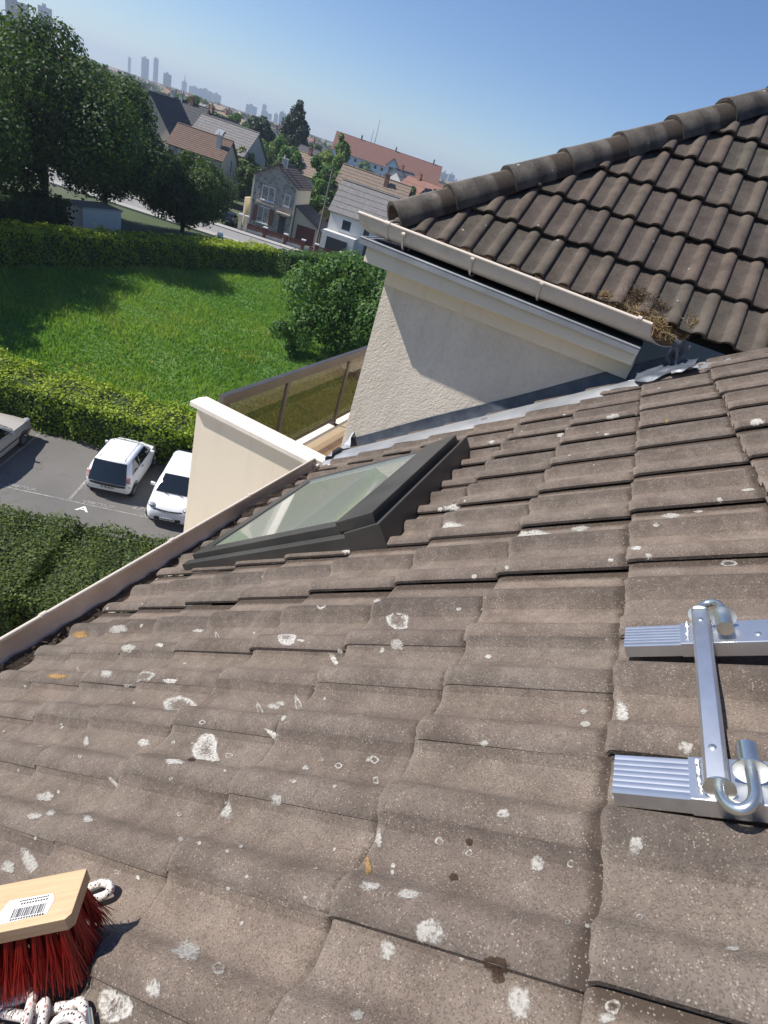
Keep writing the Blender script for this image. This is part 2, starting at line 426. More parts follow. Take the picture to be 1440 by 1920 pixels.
body = MB()
body.box(.9, 9, -8, 3.69, GZ, -1.0); body.box(-1.30, .9, -8, 3.46, GZ, -2.28)
ln('wall', body, M_PARAPET)
w = MB(); w.box(-1.5, 6, 3.695, 10.5, GZ, -.64)
wall = ln('wall', w, M_STUCCO); wall['label'] = 'rough cream stucco wall rising from the tiled slope'
roof1 = MB()
roof1.obox(rp(-5.2, -8, -.10), D1 * 7.36, T1 * 11.69, N1 * .06)
roof1 = ln('tiled_roof', roof1, M_DARKWOOD); roof1['label'] = 'near brown tiled roof slope spotted with lichen'

PROF = [(0, .0165), (.006, .0225), (.018, .0285), (.034, .031), (.05, .026), (.064, .014), (.076, .005), (.095, .002), (.125, .001), (.141, .003),
        (.148, .012), (.156, .0215), (.168, .029), (.184, .031), (.199, .026), (.213, .014), (.226, .005), (.248, .002), (.28, .001), (.315, .001)]
PROF2 = [(0, .025), (.004, .032), (.014, .039), (.030, .042), (.044, .040), (.056, .034), (.065, .026), (.071, .019), (.0735, .0175), (.10, .0165), (.13, .017), (.1475, .0175),
         (.152, .026), (.156, .033), (.166, .039), (.182, .042), (.196, .040), (.208, .034), (.217, .026), (.223, .019), (.2255, .0175), (.252, .0165), (.282, .017), (.312, .0175)]
def tile_mesh(name, m, prof=PROF, length=.40, seed=0, width=None, thick_=.0085, tail_=.018, pitch_=.02, xs=1.):
    prof = [(x * xs, z) for x, z in prof]
    rr = random.Random(seed)
    if width: prof = [(x, z) for x, z in prof if x <= width + .012]
    ys = [-length, -.09, -.022, -.007, 0.]; dz = [0, 0, 0, -.0015, -.006]
    b = MB(); n = len(prof); rows = []
    for y, d in zip(ys, dz):
        wob = rr.uniform(-.0006, .0006)
        rows.append([(x, y + (rr.uniform(-.0025, .002) if y > -.03 else 0), z + d + wob + pitch_ * (1 + y / .316) - .016) for x, z in prof])
    b.sheet(rows)
    tail = rows[-1]; low = [(x, y + .001 - .002, z - tail_) for x, y, z in tail]
    b.sheet([tail, low])
    side = [r[0] for r in rows]
    b.sheet([side, [(x + .001, y, z - thick_) for x, y, z in side]])
    b.sheet([[(x + .001, y, z - thick_) for x, y, z in side], [(x + .022, y, z - thick_ + .006) for x, y, z in side]])
    me = bpy.data.meshes.new(name); me.from_pydata(b.v, [], b.f); me.materials.append(m)
    me.polygons.foreach_set('use_smooth', [True] * len(me.polygons))
    me.set_sharp_from_angle(angle=rad(42)); me.update()
    return me
V1 = [tile_mesh('roof_tile', M_TILE, seed=i) for i in range(5)]
V1h = [tile_mesh('roof_tile', M_TILE, seed=20 + i, width=.152) for i in range(3)]
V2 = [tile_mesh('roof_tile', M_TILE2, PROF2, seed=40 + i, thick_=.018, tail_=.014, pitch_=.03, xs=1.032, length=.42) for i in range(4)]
TAILS = [-.776, -.46, -.144, .172, .487, .803, 1.118, 1.43, 1.70, 1.97, 2.205]
TL = [-1.14, -.84, -.54, -.24, .062, .362, .665, .964, 1.272, 1.576, 1.872, 2.172, 2.468, 2.767, 3.067, 3.367]
tri_v, tri_f = [], []
def add_bvh(me, Mx):
    b0 = len(tri_v); tri_v.extend([Mx @ v.co for v in me.vertices])
    tri_f.extend([tuple(b0 + i for i in p.vertices) for p in me.polygons])
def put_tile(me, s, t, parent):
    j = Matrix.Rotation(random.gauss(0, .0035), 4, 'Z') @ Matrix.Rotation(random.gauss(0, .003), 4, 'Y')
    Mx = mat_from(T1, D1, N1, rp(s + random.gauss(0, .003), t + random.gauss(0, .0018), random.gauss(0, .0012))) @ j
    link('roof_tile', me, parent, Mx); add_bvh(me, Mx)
for ki, s in enumerate(TAILS):
    for t in TL:
        if s < -.4 and t < -.3: continue
        if 1.10 < s - .1 and s - .25 < 1.9 and t > 1.62 and t + .3 < 2.62 and s < 2.1: continue
        if s > .48 and -.3 < t < .9:
            put_tile(random.choice(V1h), s, t, roof1); put_tile(random.choice(V1h), s, t + .1505, roof1)
        else:
            put_tile(random.choice(V1), s, t, roof1)
BV = BVHTree.FromPolygons(tri_v, tri_f)
def surf_h(s, t):
    o = rp(s, t, .3); hit = BV.ray_cast(o, -N1)
    return .3 - hit[3] if hit[0] is not None and hit[3] < .6 else 0.

# ---- lichen: thin crusts of their own on the tiles
def lichen_material(name, c1, c2):
    m, t, b, n = mat(name)
    a = N(t, 'ShaderNodeAttribute', attribute_name='edge').outputs['Fac']
    tc = N(t, 'ShaderNodeTexCoord').outputs['Object']
    f = noise(t, tc, 210, 4, .75); f2 = noise(t, tc, 60, 3, .6)
    t.links.new(ramp(t, f, [(.3, c1), (.7, c2)]), b.inputs['Base Color'])
    b.inputs['Roughness'].default_value = .95; b.inputs['Specular IOR Level'].default_value = .15
    al = mth(t, 'ADD', a, mth(t, 'ADD', mth(t, 'MULTIPLY', mth(t, 'SUBTRACT', f, .5), 1.7), mth(t, 'MULTIPLY', mth(t, 'SUBTRACT', f2, .5), .6)))
    t.links.new(ramp(t, al, [(.30, (0,) * 3), (.78, (1,) * 3)]), b.inputs['Alpha'])
    return m
L_WHITE = lichen_material('white_lichen', (.31, .29, .255), (.52, .50, .46))
L_GREY = lichen_material('grey_lichen', (.27, .25, .22), (.42, .40, .365))
L_ORANGE = lichen_material('orange_lichen', (.24, .13, .045), (.34, .23, .11))
L_DARK = lichen_material('dark_moss', (.035, .022, .016), (.07, .045, .03))
def roof_hit(px, py):
    d = Vector(ray(px, py)); h = BV.ray_cast(Vector((0, 0, 0)), d)
    P = h[0] if h[0] is not None else d * (-K / d.dot(N1))
    q = P - O1; return q.dot(D1), q.dot(T1)
def patch(px, py, rx, ry, m, ring=0, tri=0):
    s0, t0 = roof_hit(px, py)
    s1, t1 = roof_hit(px + rx, py); s2, t2 = roof_hit(px, py + ry)
    a1 = Vector((s1 - s0, t1 - t0)); a2 = Vector((s2 - s0, t2 - t0))
    for a in (a1, a2):
        if a.length > .055: a *= .055 / a.length
    if py < 1110:
        k_ = .7 * math.sqrt(a1.length * a2.length) + .002; a1 = Vector((k_ * 1.2, 0)); a2 = Vector((0, k_ * .9))
    n = 18; rr = [random.uniform(.6, 1.25) for _ in range(n)]
    rr = [(rr[i - 1] + rr[i] * 2 + rr[(i + 1) % n]) / 4 for i in range(n)]
    radii = [0, .4, .75, 1.0, 1.3]; ed = [.85, .8, .72, .5, .0]
    if ring: ed = [.2, .25, .58, .78, 0.]
    if ring == 2: ed = [.3, .55, .75, .8, 0.]
    b = MB(); vs = []; es = []; hc = surf_h(s0, t0)
    for r, e in zip(radii, ed):
        for i in range(n):
            a = 2 * math.pi * i / n
            ss = s0 + (a1.x * math.cos(a) + a2.x * math.sin(a)) * r * rr[i]
            tt = t0 + (a1.y * math.cos(a) + a2.y * math.sin(a)) * r * rr[i]
            hv = surf_h(ss, tt); es.append(e if abs(hv - hc) < .011 else 0.)
            vs.append(rp(ss, tt, max(hc - .012, min(hc + .012, hv)) + .0011))
    fs = []
    for k in range(len(radii) - 1):
        for i in range(n):
            fs.append((k * n + i, k * n + (i + 1) % n, (k + 1) * n + (i + 1) % n, (k + 1) * n + i))
    b.add(vs, fs)
    me = bpy.data.meshes.new('lichen_patch'); me.from_pydata(b.v, [], b.f); me.materials.append(m)
    at = me.attributes.new('edge', 'FLOAT', 'POINT'); at.data.foreach_set('value', es)
    me.polygons.foreach_set('use_smooth', [True] * len(me.polygons)); me.update()
    link('lichen_patch', me, roof1)
W_, G_, O_, K_ = L_WHITE, L_GREY, L_ORANGE, L_DARK
LICHEN = [(747,1166,20,15,W_,1),(536,1195,20,14,W_,2),(602,1136,9,6,W_,1),(338,1323,28,24,W_,1),(388,1408,25,22,W_,2),(328,1428,15,8,W_,0),
 (270,1268,22,13,G_,1),(222,1180,20,9,G_,0),(240,1215,13,11,G_,0),(320,1277,15,5,W_,0),(200,1262,12,10,G_,0),(565,1201,8,3,W_,0),(745,1210,13,12,G_,0),
 (650,1035,12,8,W_,0),(1088,992,10,8,G_,0),(1193,1028,13,5,W_,0),(1216,1043,15,6,G_,0),(1350,938,13,5,W_,0),(1137,818,8,4,W_,0),(922,828,7,5,W_,0),
 (1149,783,7,7,G_,0),(1050,815,10,4,G_,0),(849,956,8,4,W_,0),(826,957,6,5,W_,0),(846,988,6,6,W_,0),(1000,1003,6,4,W_,0),(978,1005,4,6,W_,0),
 (1168,1345,12,15,W_,0),(1287,1402,14,13,G_,0),(945,1527,13,10,G_,0),(518,1500,9,13,G_,0),(422,1520,13,18,G_,0),(269,1393,10,8,W_,0),(162,1390,6,9,G_,0),
 (85,1494,18,9,G_,0),(63,1530,16,6,G_,0),(97,1523,10,8,G_,0),(165,1535,9,8,G_,0),(60,1625,12,16,G_,0),(15,1625,14,12,G_,0),(220,1636,5,4,G_,1),(259,1646,4,4,W_,0),
 (350,1784,28,20,G_,0),(215,1890,29,30,W_,2),(288,1856,15,20,G_,0),(410,1815,12,11,G_,1),(1008,1620,15,14,G_,0),(694,1662,19,9,G_,0),(766,1676,20,10,G_,0),
 (805,1745,28,24,G_,0),(727,1780,15,23,G_,0),(975,1878,24,32,G_,0),(672,1903,14,12,G_,0),(1150,1890,13,13,G_,1),(1137,1910,16,10,G_,0),(1192,1585,15,19,G_,0),
 (824,1579,7,7,G_,1),(710,1573,7,18,G_,0),(515,1325,12,6,G_,0),(512,1378,11,8,W_,0),(907,1394,10,7,G_,0),(1070,1622,6,6,G_,1),(1365,1057,13,8,G_,1),
 (1250,790,11,4,O_,0),(691,1628,7,18,O_,0),(1278,1178,11,5,O_,0),(150,1190,20,7,O_,0),(110,1268,26,6,O_,0),(240,1285,10,5,G_,0),(1095,1335,7,5,G_,0),(430,1418,7,5,G_,1),
 (525,1320,9,5,G_,0),(635,1437,7,6,G_,1),(703,1425,8,7,G_,1),(705,1465,6,6,G_,1),(880,1600,7,6,G_,1),(1310,960,6,4,G_,0),(1260,968,10,4,G_,0),(935,1815,26,15,K_,0),(937,1832,12,16,K_,0),
 (850,1645,9,8,K_,0),(880,1580,8,7,K_,0),(360,1425,8,3,K_,0),(1145,1050,5,3,W_,0),(915,1232,6,4,W_,0),(860,1143,5,4,W_,0),(705,1125,8,6,G_,0),(1230,985,8,4,G_,0),(1402,918,14,4,G_,0),(1420,805,12,4,W_,0),
 (1075,745,7,3,G_,0),(1330,1490,8,5,G_,0),(1375,1780,16,4,G_,0),(1200,1720,6,6,G_,1),(1065,1730,5,5,G_,1),(550,1465,8,4,G_,0),(560,1325,6,5,G_,1),(300,1210,8,4,W_,0),(372,1183,10,3,W_,0)]
for px, py, rx, ry, m_, rg in LICHEN: patch(px, py, rx, ry, m_, rg)
for _ in range(40):
    px, py = random.uniform(0, 760), random.uniform(1180, 1700)
    if py < 1250 - .5 * px or (px < 260 and py > 1590): continue
    r = random.uniform(2.2, 5); patch(px, py, r * random.uniform(.8, 1.5), r, random.choice([W_, G_, G_, G_]), random.choice([0, 0, 0, 1]))

# ---- the hip roof beyond
hipdeck = MB()
hipdeck.add([hp(-1.5, -.05, -.09), hp(1.2, -.05, -.09), hp(4.6, 5.2, -.09), hp(2.75, 5.2, -.09)], [(0, 1, 2, 3)])
c0 = Vector((-1.5, 3.65, -.37)); dd = Vector((1, 1, .767)) * 4.2
hipdeck.add([c0, c0 + dd, c0 + dd + Vector((-2.5, 3, -2.2)), c0 + Vector((0, 9, 0))], [(0, 1, 2, 3)])
roof2 = ln('tiled_roof', hipdeck, M_DARKWOOD, recalc=False); roof2['label'] = 'darker hipped roof behind the cream gutter'
HIPC = 5.113
def keep_cut(me, Mx, co, no):
    bm = bmesh.new(); bm.from_mesh(me); bm.transform(Mx)
    bmesh.ops.bisect_plane(bm, geom=bm.verts[:] + bm.edges[:] + bm.faces[:], plane_co=co, plane_no=no, clear_outer=True)
    if len(bm.faces) == 0: bm.free(); return None
    bm.transform(Mx.inverted()); m2 = bpy.data.meshes.new('roof_tile'); bm.to_mesh(m2); bm.free()
    m2.materials.append(me.materials[0])
    return m2
for r in range(12):
    sl = -.108 + .356 * r
    for k in range(-3, 18):
        xo = -.845 + .3137 * k + .031
        y0 = 3.689 + sl * cs
        if xo - .3 > .95 + (y0 - 3.689) + .35 or xo < -1.8: continue
        if y0 - xo > HIPC + .45: continue
        Mx = mat_from((-1, 0, 0), D2, N2, hp(xo + random.gauss(0, .003), sl + random.gauss(0, .003), random.gauss(0, .0015))) @ Matrix.Rotation(random.gauss(0, .004), 4, 'Z') @ Matrix.Rotation(random.gauss(0, .004), 4, 'Y')
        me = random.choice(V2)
        far = [Mx @ Vector((x, y, 0)) for x in (0, .325) for y in (0, -.42)]
        v = [p.y - p.x for p in far]
        if min(v) > HIPC: continue
        if max(v) > HIPC:
            me = keep_cut(me, Mx, Vector((0, HIPC, 0)), Vector((-1, 1, 0)).normalized())
            if me is None: continue
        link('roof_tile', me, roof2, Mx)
hd = Vector((1, 1, .767)).normalized(); hs = Vector((1, -1, 0)).normalized(); hu = hs.cross(hd); hu = hu if hu.z > 0 else -hu
def ridge_mesh(seed):
    rr = random.Random(seed); b = MB(); out = []; inn = []
    for u, r, lift in ((0., .120, .007), (.010, .122, .007), (.05, .118, .005), (.25, .112, .001), (.43, .108, -.004)):
        ro = []; ri = []
        for i in range(15):
            a = math.pi * (-.02 + 1.04 * i / 14); q = r + rr.uniform(-.0012, .0012)
            ro.append((u + rr.uniform(-.002, .002), math.cos(a) * q, math.sin(a) * q - .112 + lift)); ri.append((u, math.cos(a) * (q - .02), math.sin(a) * (q - .02) - .112 + lift))
        out.append(ro); inn.append(ri)
    b.sheet(out); b.sheet(inn); b.sheet([out[0], inn[0]]); b.sheet([out[-1], inn[-1]])
    me = bpy.data.meshes.new('ridge_tile'); me.from_pydata(b.v, [], b.f); me.materials.append(M_RIDGE)
    me.polygons.foreach_set('use_smooth', [True] * len(me.polygons)); me.set_sharp_from_angle(angle=rad(50)); me.update()
    return me
RM = [ridge_mesh(i) for i in range(3)]
p0 = Vector((-1.315, 3.840, -.034))
for k in range(-1, 11):
    q = p0 + hd * (.413 * k + (.0 if k > -1 else .03)) + hu * random.gauss(0, .003)
    link('ridge_tile', RM[k % 3], roof2, mat_from(hd, -hs, hu, q) @ Matrix.Rotation(random.gauss(0, .008), 4, 'Z') @ Matrix.Scale(1.032, 4))
mort = MB()
q = p0 + hd * -.33
mort.prism([q - hu * .12 + hs * (.10 * math.cos(a)) + hu * (.10 * math.sin(a)) for a in [math.pi * i / 10 for i in range(11)]], hd * .05)
ln('mortar', mort, M_BLACK, roof2)

# ---- cornice under the hip roof
cor = MB()
cor.box(-1.61, .165, 3.519, 3.82, -.574, -.470, 0)
cor.box(-1.49, .18, 3.655, 3.78, -.680, -.574, 0)
co = ln('cornice', cor, M_CREAM, bevel=.006); co['label'] = 'cream moulded cornice under the hip roof'
zc = MB()
zc.obox((-1.65, 3.488, -.4386), (1.811, 0, -.031), (0, .36, 0), (0, 0, -.006)); zc.obox((-1.65, 3.484, -.4366), (1.811, 0, -.031), (0, .010, 0), (0, 0, -.039)); zc.tube([(-1.65, 3.489, -.438), (.16, 3.489, -.469)], .0078, 8)
zc.obox((-1.656, 3.488, -.434), (.012, 0, 0), (0, .36, 0), (0, 0, -.041))
ln('zinc_drip_edge', zc, M_ZINC, smooth=40)
sh = MB(); sh.add([(-1.6, 3.55, -.4325), (.17, 3.55, -.4625), (.17, 3.80, -.4625), (-1.6, 3.80, -.4325)], [(0, 1, 2, 3)])  # black sheet on the shelf: the shade under the gutter put into colour
sh.box(-1.5, .26, 3.82, 3.88, -.46, -.268)
ln('eaves_board_shade', sh, M_BLACK)

def gutter(name, axis0, axis1, rad_, lat, m_out, m_in, cut0=0., cut1=0., n=20, debris=False):
    a0, a1 = Vector(axis0), Vector(axis1); ax = (a1 - a0).normalized(); lat = Vector(lat)
    b = MB(); ro, ri = [[], []], [[], []]
    for i in range(n + 1):
        th_ = math.pi * i / n; y, z = -math.cos(th_) * rad_, -math.sin(th_) * rad_
        yi, zi = -math.cos(th_) * (rad_ - .006), -math.sin(th_) * (rad_ - .006)
        for e, (p, c) in enumerate(((a0, cut0), (a1, cut1))):
            ro[e].append(p + ax * (c * (y + rad_)) + lat * y + Vector((0, 0, z)))
            ri[e].append(p + ax * (c * (yi + rad_)) + lat * yi + Vector((0, 0, zi)))
    b.sheet([ro[0], ro[1]], 0); b.sheet([ri[0], ri[1]], 1); b.sheet([ro[0], ri[0]], 0); b.sheet([ro[1], ri[1]], 0)
    for sg in (-1, 1):
        q0 = a0 + ax * (cut0 * (sg * rad_ + rad_)) + lat * (sg * rad_); q1 = a1 + ax * (cut1 * (sg * rad_ + rad_)) + lat * (sg * rad_)
        # hollow bead
        vs = []; fs = []
        ref = Vector((0, 0, 1)); bb = ax.cross(ref)
        for q in (q0, q1):
            for rr_ in (.0105, .0062):
                for k in range(10):
                    a = 2 * math.pi * k / 10; vs.append(q + (ref * math.cos(a) + bb * math.sin(a)) * rr_)
        for k in range(10):
            k2 = (k + 1) % 10
            fs += [(k, k2, 20 + k2, 20 + k), (10 + k, 10 + k2, 30 + k2, 30 + k), (k, k2, 10 + k2, 10 + k), (20 + k, 20 + k2, 30 + k2, 30 + k)]
        b.add(vs, fs, 0)
    return b.build(name, [m_out, m_in], B, smooth=40)
def strap(parent, c, ax, lat, rad_, wd=.012):
    c, ax, lat = Vector(c), Vector(ax), Vector(lat); b = MB(); rows = []
    for e in (-wd / 2, wd / 2):
        rows.append([c + ax * e + lat * (-math.cos(t_) * (rad_ + .004)) + Vector((0, 0, -math.sin(t_) * (rad_ + .004))) for t_ in [math.pi * .98 * i / 16 for i in range(17)]])
    b.sheet(rows); inner = [[p + (c - p).normalized() * .004 for p in r] for r in rows]
    b.sheet([rows[0], inner[0]]); b.sheet([rows[1], inner[1]])
    b.tube([c + ax * (-wd * .9) + lat * -rad_ + Vector((0, 0, .002)), c + ax * (wd * .9) + lat * -rad_ + Vector((0, 0, .002))], .0145, 10)
    b.build('gutter_bracket', M_PVC, parent, smooth=40)
g2 = gutter('gutter', (-1.713, 3.607, -.315), (.158, 3.607, -.335), .098, (0, 1, 0), M_PVC, M_PVC_DIRTY, 1., 1.1)
g2['label'] = 'cream half round gutter along the hip roof'
for px, py in ((757, 441), (886, 487), (1014, 536), (1196, 603)):
    P = at_y(px, py, 3.509); strap(g2, (P.x, 3.607, -.333 - .01 * (P.x + .1) * -1), (1, 0, 0), (0, 1, 0), .098)
P = at_y(727, 419, 3.509); strap(g2, (P.x, 3.607, -.320), (1, 0, 0), (0, 1, 0), .098, .02)
g1 = gutter('gutter', (-1.485, -6, -1.80), (-1.485, 3.445, -2.005), .095, (1, 0, 0), M_PVC, M_PVC_DIRTY, 0, 0)
g1['label'] = 'long cream eaves gutter stained brown inside'
for y in (-.2, .55, 1.18, 1.93, 2.62): strap(g1, (-1.485, y, -1.80 - (y + 6) * .0217), (0, 1, 0), (1, 0, 0), .095, .016)
en = MB(); en.prism([(-1.485 - math.cos(t_) * .097, 3.44, -2.003 - math.sin(t_) * .097) for t_ in [math.pi * i / 14 for i in range(15)]], (0, .008, 0)); ln('gutter_end_cap', en, M_PVC, g1)
# silt and leaf litter lying in the gutter
st_ = MB()
rows = []
for i in range(120):
    y = -2 + 5.42 * i / 119; zc_ = -1.80 - (y + 6) * .0217; r = []
    for k in range(7):
        x = -1.485 + .016 + .056 * (k - 3) / 3.; hgt = .008 + .006 * math.sin(y * 3) + random.uniform(0, .010) + (.035 if y > 2.5 else 0) + (.02 if k > 4 else 0)
        r.append((x + random.uniform(-.004, .004), y, zc_ - .095 + hgt + .018 * ((k - 3) / 3.) ** 2))
    rows.append(r)
st_.sheet(rows)
for _ in range(260):
    y = random.uniform(-1, 3.4); x = -1.485 + random.uniform(-.03, .07); zc_ = -1.80 - (y + 6) * .0217 - .082 + random.uniform(0, .02) + (.03 if y > 2.5 else 0)
    a = random.uniform(0, 6.28); l = random.uniform(.01, .025)
    st_.obox((x, y, zc_), (math.cos(a) * l, math.sin(a) * l, random.uniform(-.01, .01)), (-math.sin(a) * l * .5, math.cos(a) * l * .5, random.uniform(-.006, .01)), (0, 0, .003))
M_SILT = simple('gutter_silt', (.022, .016, .012), (.075, .05, .034), 40, .95, bmp=.6, bscale=120, bdist=.008)
o = ln('leaf_litter', st_, M_SILT, g1, kind='stuff')
fb = MB(); fb.obox(rp(2.10, -8, -.10), D1 * .02, T1 * 11.4, Vector((0, 0, -.14))); ln('fascia', fb, M_DARKWOOD)

# ---- zinc flashing where slope and stucco wall meet
ap = MB(); rows = []
NS = 60
def lowt(s): return 3.275 + .016 * math.sin(s * 7.) + .008 * math.sin(s * 21 + 1) + .09 * max(0., min(1., (.55 - s) / .2)) + .06 * max(0, .5 - abs(s - 1.1))
for i in range(NS + 1):
    s = .12 + (2.30 - .12) * i / NS; t0 = lowt(s); r = []
    h0 = surf_h(s, t0)
    for t, h in ((t0, h0 + .003), (t0 + .035, surf_h(s, t0 + .03) * .5 + .024), (t0 + .09, .033), (3.47, .036), (3.485, .03)):
        r.append(rp(s, t, h + random.uniform(-.0004, .0004)))
    rows.append(r)
ap.sheet(rows); a1 = ln('flashing', ap, M_ZINC, smooth=60, recalc=False); a1['label'] = 'pale zinc apron flashing beside the stucco wall'
up2 = MB(); rows = []
for i in range(NS + 1):
    s = .0 + 2.30 * i / NS
    rows.append([rp(s, 3.485, .031), rp(s, 3.50, -.035), rp(s, 3.665, -.035), rp(s, 3.684, .0), rp(s, 3.688, .075 + .004 * math.sin(s * 5)), rp(s, 3.6945, .078 + .004 * math.sin(s * 5))])
up2.sheet(rows); a2 = ln('flashing', up2, M_LEAD, smooth=50, recalc=False); a2['label'] = 'dark lead soaker gutter turned up the wall'
fold = MB(); rows = []
for i in range(9):
    u = i / 8; rows.append([rp(2.22 + .10 * u + .015 * math.sin(k * 2.1 + u * 5), 3.30 + .40 * k / 8., .045 + .035 * math.sin(k * .9 + u * 3) * (1 - .4 * u) - .05 * u + .05 * (k / 8.) ** 2) for k in range(9)])
fold.sheet(rows); ln('flashing', fold, M_ZINC, smooth=60)['label'] = 'folded end of the zinc flashing at the parapet'
def crumple(name, corner, e1, e2, amp, m, n=12, label=None):
    b = MB(); c, e1, e2 = Vector(corner), Vector(e1), Vector(e2); nn = e1.cross(e2).normalized(); rows = []
    ph = [random.uniform(0, 6) for _ in range(6)]
    for i in range(n + 1):
        u = i / n; r = []
        for k in range(n + 1):
            v = k / n
            d = amp * (math.sin(u * 7 + ph[0]) * math.sin(v * 5 + ph[1]) + .6 * math.sin(u * 13 + v * 9 + ph[2]) + .4 * math.sin(v * 17 + ph[3]))
            r.append(c + e1 * (u + .04 * math.sin(v * 8 + ph[4])) + e2 * (v + .05 * math.sin(u * 9 + ph[5])) + nn * d)
        rows.append(r)
    b.sheet(rows); o = b.build(name, m, B, smooth=60, recalc=False)
    if label: o['label'] = label
    return o
crumple('flashing', rp(.20, 3.36, .035), D1 * -.30 + T1 * .02, T1 * .16 + N1 * .03, .009, M_LEAD, label='crumpled dark lead sheet below the broken gutter')
crumple('flashing', rp(.03, 3.34, .040), D1 * -.13 + T1 * .0, T1 * .07, .006, M_ZINC, label='bent zinc scrap on the tiles below the gutter')
crumple('flashing', rp(-.10, 3.37, .012), D1 * -.15 + T1 * .02, T1 * .22 + N1 * .0, .004, M_ZINC, label='pale zinc valley sheet under the hip tiles')
crumple('flashing', Vector((.30, 3.50, -.50)), (.09, .02, -.02), (.0, -.03, .15), .012, M_LEAD, label='upright folded lead flap at the gutter end')
crumple('flashing', rp(.33, 3.50, -.01), D1 * -.75, T1 * .2, .006, M_LEAD, label='lead valley lining in shadow')

# ---- roof window
rwo = thing('roof_window', None, None, (0, 0, 0)); setp(rwo, B)
rwo['label'] = 'dark framed roof window tilted over the tiles'
S0, S1, Tn, Tf = 1.03, 1.99, 1.63, 2.62
def bar(b, s0, s1, t0, t1, h00, h01, h10, h11, mat_=0):
    """box along the slope: bottom heights h00/h10, top heights h01/h11 at s0/s1"""
    v = [rp(s0, t0, h00), rp(s1, t0, h10), rp(s1, t1, h10), rp(s0, t1, h00), rp(s0, t0, h01), rp(s1, t0, h11), rp(s1, t1, h11), rp(s0, t1, h01)]
    b.add(v, [(0, 1, 2, 3), (4, 5, 6, 7), (0, 1, 5, 4), (1, 2, 6, 5), (2, 3, 7, 6), (3, 0, 4, 7)], mat_)
fl = MB(); bar(fl, S0 - .05, S1 + .03, Tn - .045, Tn, -.06, .062, -.06, .050); bar(fl, S0 - .05, S1 + .03, Tf, Tf + .045, -.06, .062, -.06, .05)
bar(fl, S0 - .06, S0 - .045, Tn - .045, Tf + .045, -.06, .098, -.06, .098); bar(fl, S0 - .045, S0, Tn, Tf, -.06, .07, -.06, .07); bar(fl, S1, S1 + .03, Tn, Tf, -.06, .04, -.06, .03)
bar(fl, S0 - .06, S0 + .10, Tn - .052, Tn - .04, -.06, .098, -.06, .080)
fl.build('flashing_frame', M_FRAMEDK, rwo, bevel=.003)
sa = MB()
bar(sa, S0, S1, Tn + .004, Tn + .066, .0, .098, .0, .072); bar(sa, S0, S1, Tf - .066, Tf - .004, .0, .098, .0, .072)
bar(sa, S1 - .07, S1 - .002, Tn + .066, Tf - .066, .0, .074, .0, .0715)
sa.build('sash', M_FRAMEDK, rwo, bevel=.003)
ho = MB(); bar(ho, S0 - .02, S0 + .15, Tn - .008, Tf + .008, .07, .128, .07, .112); ho.build('hood', M_FRAMEDK, rwo, bevel=.004)
M_PANE, t_, b_, n_ = mat('roof_window_glass')
b_.inputs['Base Color'].default_value = (.21, .23, .195, 1); b_.inputs['Roughness'].default_value = .03; b_.inputs['IOR'].default_value = 1.75; b_.inputs['Specular IOR Level'].default_value = .9
gp = MB(); bar(gp, S0 + .14, S1 - .065, Tn + .06, Tf - .06, .05, .083, .05, .0675); gp.build('glass_pane', M_PANE, rwo)
tr = MB(); bar(tr, S0 + .16, S1 - .07, Tf - .075, Tf - .069, .075, .0935, .06, .0765); tr.build('glazing_bead', M_ALU, rwo)

# ---- terrace beyond the eaves
ter = MB()
ter.box(-2.64, -1.5, 3.47, 10.5, GZ, -3.02); ter.box(-2.66, -2.43, 3.66, 10.5, -3.019, -2.90)
ter.box(-1.5, -1.30, 3.46, 3.69, GZ, -2.2)
tero = ln('terrace', ter, M_PARAPET); tero['label'] = 'small roof terrace with pale kerb'
M_FLOORT = simple('sandstone_floor_tile', (.40, .29, .20), (.50, .38, .27), 4, .75, bmp=.2, bscale=90)
ftm = []
for i in range(3):
    b = MB(); b.box(.003, .297, .003, .297, 0, .02)
    me = bpy.data.meshes.new('floor_tile'); me.from_pydata(b.v, [], b.f); me.materials.append(M_FLOORT); ftm.append(me)
for i in range(3):
    for k in range(15):
        link('floor_tile', random.choice(ftm), tero, Matrix.Translation((-2.425 + .302 * i, 3.70 + .302 * k, -3.017 + random.uniform(0, .002))))
pa = MB(); pa.box(-2.71, -1.40, 3.462, 3.60, GZ, -2.055)
par = ln('parapet', pa, M_PARAPET); par['label'] = 'smooth cream parapet wall at the end of the eaves gutter'
cp = MB()
cp.prism([(-2.75, 3.415, -2.058), (-2.75, 3.62, -2.058), (-2.75, 3.62, -2.025), (-2.75, 3.517, -2.010), (-2.75, 3.415, -2.018)], (1.22, 0, -.015)); ln('coping', cp, M_COPING, par, bevel=.004)
cp2 = MB(); cp2.box(-2.69, -1.5, 3.448, 3.4625, -2.10, -2.057); ln('drip_moulding', cp2, M_COPING, par)
bal = thing('balustrade', None, None); setp(bal, B); bal['label'] = 'brown metal balustrade with smoked glass panels'
hr = MB(); hr.box(-2.63, -2.575, 3.615, 10.5, -2.015, -1.955); hr.box(-2.622, -2.583, 3.615, 10.5, -2.05, -2.015); hr.build('handrail', M_BROWNMETAL, bal, bevel=.006)
for y in (3.68, 4.62, 5.95, 7.28, 8.61, 9.94):
    b = MB(); b.box(-2.615, -2.585, y, y + .045, -2.93, -2.05); b.box(-2.65, -2.55, y - .02, y + .065, -2.905, -2.893); b.tube([(-2.565, y + .02, -2.893), (-2.565, y + .02, -2.878)], .01, 6); b.build('post', M_BROWNMETAL, bal)
M_SMOKED, t_, b_, n_ = mat('smoked_glass')
